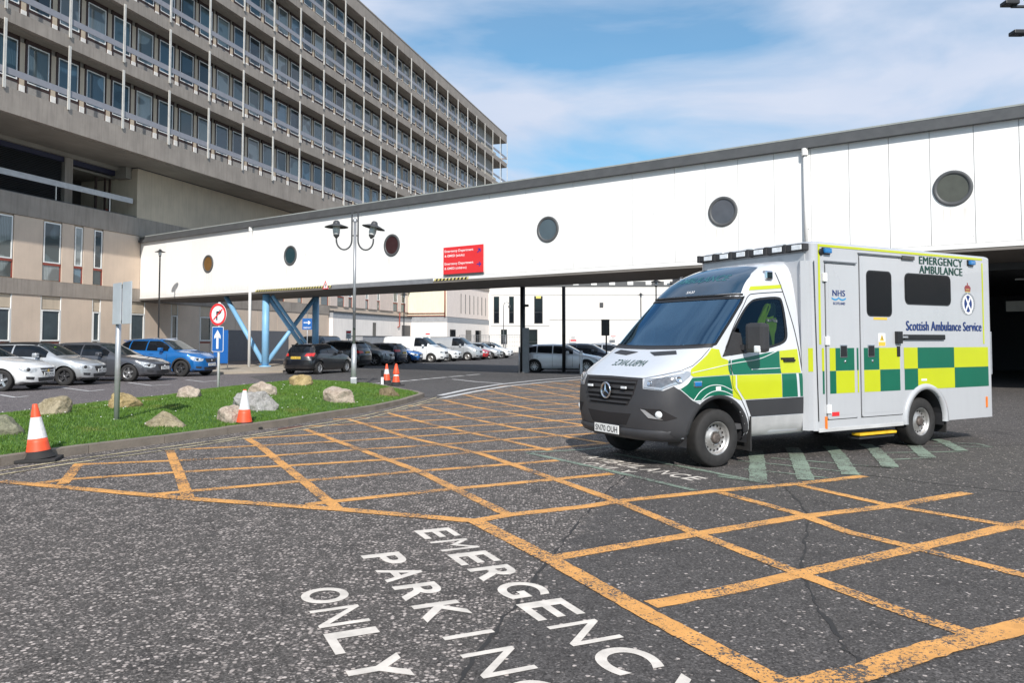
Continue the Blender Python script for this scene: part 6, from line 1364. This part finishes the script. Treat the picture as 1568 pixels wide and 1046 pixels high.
for s_ in (1, -1):
    Y = s_*YB; SM = lambda off=0: frame((0, Y+s_*off, 0), (-s_, 0, 0) if s_ > 0 else (1, 0, 0), (0, 0, 1))
    # local 2-D plane of this side: u runs rearwards on the near side
    if s_ > 0: FR = lambda off: Matrix(((-1, 0, 0, 0), (0, 0, 1, YB+off), (0, 1, 0, 0), (0, 0, 0, 1)))
    else: FR = lambda off: Matrix(((-1, 0, 0, 0), (0, 0, -1, -YB-off), (0, 1, 0, 0), (0, 0, 0, 1)))
    def quad(nm, u0, u1, z0, z1, m, off=.004, r_=0, th=.002, par=A):
        pts = rrect(u0, u1, z0, z1, r_) if r_ else [(u0, z0), (u1, z0), (u1, z1), (u0, z1)]
        return MB().poly(pts, off-th, off, M4=FR(0)).build(nm, m, par)
    # doors: raised leaf with dark gaps
    for u0, u1, z0, z1 in ((1.93, 2.55, .52, 2.67), (2.66, 3.58, .52, 2.82)):
        dgap = MB(); g = .012
        for a, b, c, d in ((u0-g, u0, z0-g, z1+g), (u1, u1+g, z0-g, z1+g), (u0, u1, z0-g, z0), (u0, u1, z1, z1+g)): dgap.poly([(a, c), (b, c), (b, d), (a, d)], .0, .0015, M4=FR(0))
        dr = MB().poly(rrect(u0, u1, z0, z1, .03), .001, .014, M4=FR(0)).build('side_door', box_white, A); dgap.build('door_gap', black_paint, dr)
        MB().poly([(u0-.03, z1+.03), (u1+.03, z1+.03), (u1+.03, z1+.045), (u0-.03, z1+.045)], 0, .03, M4=FR(0)).build('drip_rail', grey_metal, dr)
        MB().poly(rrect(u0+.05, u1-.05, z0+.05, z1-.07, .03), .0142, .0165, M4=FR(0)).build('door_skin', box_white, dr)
    o1 = .0185
    for nm, a, b, c, d, m, o in (('yellow_square', 1.98, 2.10, 1.185, 1.50, amb_yellow, o1), ('green_square', 2.103, 2.50, 1.185, 1.50, amb_green, o1), ('green_square', 1.98, 2.107, .87, 1.182, amb_green, o1), ('yellow_square', 2.11, 2.50, .87, 1.182, amb_yellow, o1),
        ('green_square', 2.71, 3.05, 1.185, 1.50, amb_green, o1), ('yellow_square', 3.053, 3.53, 1.185, 1.50, amb_yellow, o1), ('yellow_square', 2.71, 3.067, .87, 1.182, amb_yellow, o1), ('green_square', 3.07, 3.53, .87, 1.182, amb_green, o1),
        ('yellow_square', 3.65, 3.98, 1.185, 1.50, amb_yellow, .004), ('green_square', 3.983, 4.91, 1.185, 1.50, amb_green, .004), ('yellow_square', 4.913, 5.845, 1.185, 1.50, amb_yellow, .004),
        ('green_square', 3.66, 3.98, .87, 1.182, amb_green, .004), ('green_square', 4.92, 5.845, .87, 1.182, amb_green, .004),
        ('yellow_square', 1.84, 1.885, 1.185, 1.50, amb_yellow, .004), ('green_square', 1.85, 1.885, .87, 1.182, amb_green, .004), ('green_square', 2.575, 2.61, 1.185, 1.50, amb_green, .004), ('yellow_square', 2.585, 2.615, .87, 1.182, amb_yellow, .004)):
        if o == o1: quad(nm, a, b, c, d, m, o)
        elif nm == 'x': pass
        else: quad(nm, a, b, c, d, m, o)
    quad('yellow_square', 3.983, 4.917, .87, 1.182, amb_yellow, .004)
    quad('edge_stripe', 1.79, 1.83, 1.55, 2.935, amb_yellow, .004); quad('edge_stripe', 5.72, 5.755, 1.55, 2.86, amb_yellow, .004); quad('edge_stripe', 1.80, 5.74, 2.905, 2.938, amb_yellow, .0065)
    w_ = quad('side_window', 2.81, 3.35, 1.97, 2.60, glass_privacy, .021, .07); MB().poly(rrect(2.79, 3.37, 1.95, 2.62, .08), .0145, .0185, M4=FR(0)).build('window_rubber', black_paint, w_)
    w_ = quad('side_window', 3.72, 4.84, 2.165, 2.60, glass_privacy, .012, .08); MB().poly(rrect(3.70, 4.86, 2.145, 2.62, .09), .001, .007, M4=FR(0)).build('window_rubber', black_paint, w_)
    def words(s, u, z, w, h, m, off=.006, bold=.025):
        v, f = text_mesh(s, width=w, height=h, bold=bold, spacing=1.07)
        q = MB(); dl_ = h*.05
        for i_, dx in enumerate((0, -dl_, dl_)): q.add([FR(off+i_*.0005) @ Vector(((u+p.x if s_ > 0 else u+w-p.x)+dx, z+p.y, 0)) for p in v], f)
        q.build('lettering', m, A)
    words('EMERGENCY', 4.07, 2.77, 1.12, .12, letter_green, bold=0); words('AMBULANCE', 4.07, 2.63, 1.11, .12, letter_green, bold=0)
    words('Scottish Ambulance Service', 3.72, 1.755, 1.95, .145, letter_blue, bold=0)
    words('NHS', 2.06, 2.225, .26, .085, letter_blue, .0195, 0); words('SCOTLAND', 2.07, 2.105, .25, .036, letter_blue, .0195, 0)
    wv = [(2.04+.30*i/20, 2.185-.022*abs(math.sin(PI*i/10))+.008*(i == 10)) for i in range(21)]; MB().poly(wv+[(x, z+.022) for x, z in wv[::-1]], .018, .0195, M4=FR(0)).build('wave_emblem', mat('wave_blue', (.02, .25, .5), .4), A)
    # crest: wreath ring, blue disc with white saltire, crown, scroll
    cu, cz = 5.32, 2.19
    def ell(r1, r2, n=32, a0=0, a1=360): return [(cu+math.cos(R(a0+(a1-a0)*i/n))*r1, cz+math.sin(R(a0+(a1-a0)*i/n))*r2) for i in range(n)]
    cst = MB().poly(ell(.205, .185), .001, .003, M4=FR(0)).build('crest', mat('crest_silver', (.42, .44, .46), .4, metal=.2), A)
    lf = MB()
    for i in range(34):
        a = R(100+340*i/33); r0_, r1_ = .158, .198
        lf.poly([(cu+math.cos(a+d)*r, cz+math.sin(a+d)*r*.92) for r, d in ((r0_, 0), ((r0_+r1_)/2, .06), (r1_, .03), ((r0_+r1_)/2, -.03))], .0032, .0042, M4=FR(0))
    lf.build('wreath', mat('crest_dark', (.09, .10, .11), .5), cst)
    MB().poly(ell(.145, .15), .0032, .0042, M4=FR(0)).build('crest_border', sign_white, cst); bd = MB().poly(ell(.105, .135), .0044, .0052, M4=FR(0)).build('blue_disc', letter_blue, cst)
    sl = MB()
    for d in (-1, 1): sl.poly([(cu+d*.085, cz-.105), (cu+d*.055, cz-.12), (cu-d*.085, cz+.105), (cu-d*.055, cz+.12)] if d > 0 else [(cu-.085, cz-.105), (cu+.055, cz+.12), (cu+.085, cz+.105), (cu-.055, cz-.12)], .0054+(d+1)*.0003, .0062+(d+1)*.0004, M4=FR(0))
    sl.build('saltire', sign_white, cst)
    MB().poly([(cu-.07, cz+.185), (cu+.07, cz+.185), (cu+.085, cz+.26), (cu+.04, cz+.30), (cu, cz+.285), (cu-.04, cz+.30), (cu-.085, cz+.26)], .001, .003, M4=FR(0)).poly([(cu-.012, cz+.29), (cu+.012, cz+.29), (cu+.012, cz+.335), (cu-.012, cz+.335)], .001, .003, M4=FR(0)).build('crown', mat('crown_red', (.25, .05, .05), .5), cst)
    MB().poly([(cu-.07, cz+.185), (cu+.07, cz+.185), (cu+.07, cz+.20), (cu-.07, cz+.20)], .0032, .004, M4=FR(0)).poly([(cu-.05, cz+.225), (cu+.05, cz+.225), (cu+.05, cz+.237), (cu-.05, cz+.237)], .0032, .004, M4=FR(0)).build('crown_band', mat('crown_gold', (.5, .4, .12), .4), cst)
    MB().poly([(cu-.1, cz-.10), (cu-.08, cz-.15), (cu, cz-.17), (cu+.08, cz-.15), (cu+.1, cz-.10), (cu+.06, cz-.12), (cu, cz-.14), (cu-.06, cz-.12)], .0064, .0072, M4=FR(0)).build('scroll', sign_white, cst)
    # fittings
    def fit(nm, u0, u1, z0, z1, m, h, base=.0, bev=.01, par=A):
        y0, y1 = sorted((s_*(YB+base), s_*(YB+base+h))); return MB().box(-u1, -u0, y0, y1, z0, z1, bev=bev).build(nm, m, par)
    for u in (1.95, 5.40): fit('blue_lamp_base', u-.085, u+.085, 2.80, 2.895, black_paint, .02); fit('blue_lamp', u-.072, u+.072, 2.812, 2.885, lamp_blue, .05, .012, .018)
    MB().lathe([(.045, 0), (.045, .02), (.035, .025), (0, .02)], 16, M4=FR(0) @ Matrix.Translation((1.845, 2.83, 0))).build('round_camera', black_paint, A)
    fit('scene_light', 3.62, 3.92, 2.815, 2.875, mat('smoked', (.06, .06, .06), .3), .035)
    for u in (2.27, 2.87):
        h_ = fit('door_latch', u-.075, u+.075, 1.365, 1.545, chrome, .006, .019, .003); fit('latch_recess', u-.06, u+.06, 1.38, 1.53, black_paint, .003, .026, .001, h_); MB().lathe([(.022, 0), (.022, .006), (0, .008)], 12, M4=FR(.019) @ Matrix.Translation((u+.03, 1.31, 0))).build('lock', chrome, h_)
    fit('door_stay', 3.42, 3.55, 1.56, 1.74, black_paint, .05, .014); fit('slide_rail', 3.64, 4.65, 1.615, 1.695, black_paint, .035, 0, .012); fit('stay_arm', 3.54, 3.68, 1.64, 1.67, galv, .03, .03, .004); fit('door_switch', 3.46, 3.53, 1.37, 1.52, black_paint, .01, .019, .003)
    wl_ = quad('warning_label', 3.04, 3.20, 1.52, 1.71, sign_white, .0195); quad('label_yellow', 3.045, 3.195, 1.525, 1.585, plate_yellow, .021, par=wl_); MB().poly([(3.07, 1.60), (3.17, 1.60), (3.12, 1.695)], .0200, .0212, M4=FR(0)).build('label_triangle', plate_yellow, wl_); MB().poly([(3.11, 1.615), (3.13, 1.615), (3.125, 1.67), (3.115, 1.67)], .0214, .0222, M4=FR(0)).build('label_mark', letter_black, wl_)
    quad('yellow_label', 2.94, 3.25, 1.905, 1.94, plate_yellow, .0195); quad('maker_label', 2.01, 2.16, .56, .615, sign_red, .0195)
    for u, z in ((1.895, 2.48), (1.93, 1.60), (1.94, .66)): fit('door_hinge', u-.03, u+.045, z-.06, z+.06, sign_white, .035, .002, .008)
    for u, z in ((1.90, .36), (5.77, .50)): fit('side_reflector', u-.02, u+.02, z+.03, z+.20, lamp_amber, .015, 0, .004)
    fit('arch_label', 4.06, 4.19, .995, 1.025, sign_white, .006, .003, .001)
    fit('box_sill', 1.75, 3.60, .35, .40, mat('sill_grey', (.5, .5, .5), .5), .012, 0, .004)
    sp_ = MB().box(-3.45, -2.62, s_*(YB-.05)-.09, s_*(YB-.05)+.05, .25, .285, bev=.008); sp_.build('side_step', mat('step_yellow', (.75, .45, .02), .5, var=.2, vs=10), A); MB().box(-3.43, -2.64, s_*(YB-.12)-.1, s_*(YB-.12)+.09, .20, .235).build('step_frame', black_plastic, A)
    # corner filler between cab and box
    MB().box(XB-.06, -1.50, s_*.985-.015 if s_ < 0 else .90, -.90 if s_ < 0 else 1.0, .37, 2.66).build('corner_filler', box_white, A) if False else None
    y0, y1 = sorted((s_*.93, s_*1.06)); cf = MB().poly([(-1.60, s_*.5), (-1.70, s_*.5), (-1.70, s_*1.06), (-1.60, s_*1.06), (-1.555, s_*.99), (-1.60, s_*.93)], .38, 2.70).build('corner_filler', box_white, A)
    y0, y1 = sorted((s_*(1.055), s_*1.064)); MB().box(-1.695, -1.60, y0, y1, 1.18, 1.50).build('yellow_square', amb_yellow, cf)
    MB().tube([(-1.70, s_*1.098, 2.7), (-1.75, s_*1.098, .5)], .006, 5).build('panel_gap', black_paint, cf)
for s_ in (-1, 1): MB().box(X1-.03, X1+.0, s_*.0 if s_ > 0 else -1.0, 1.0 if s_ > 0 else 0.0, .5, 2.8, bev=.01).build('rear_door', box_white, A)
MB().box(X1-.08, X1-.02, YB-.14, YB-.05, 1.05, 1.75, bev=.01).build('grab_handle', galv, A); MB().box(X1-.12, X1+.05, -1.0, 1.0, .40, .50, bev=.01).build('rear_bumper', grey_metal, A)
# light bar on the front top edge
lb = MB()
for i in range(6):
    y0 = -1.03+i*.345; lb.box(X0-.02, X0+.10, y0, y0+.335, 2.85, 2.945, bev=.012)
    lb.box(X0+.0, X0+.115, y0-.015, y0+.035, 2.842, 2.953, bev=.008)
lbo = lb.build('light_bar', black_plastic, A)
for i in range(6): MB().box(X0+.09, X0+.108, -1.03+i*.345+.13, -1.03+i*.345+.30, 2.86, 2.93, bev=.006).build('light_module', lamp_clear, lbo)
for i in range(3): MB().box(X0-.06, X0+.0, -.78+i*.62, -.60+i*.62, 2.955, 2.985, bev=.008).build('roof_lamp', lamp_clear, lbo)
MB().box(X0-.01, X0+.02, -.97, .97, 2.70, 2.82).build('front_cap', mat('cap_silver', (.5, .52, .54), .4, metal=.3), A)
MB().box(-5.8, .3, -.42, .42, .34, .55).box(-5.9, -1.6, -.9, .9, .40, .55).tube([(0, -.75, .365), (0, .75, .365)], .05, 8).tube([(-4.2, -.8, .365), (-4.2, .8, .365)], .07, 8).build('chassis', black_plastic, A)
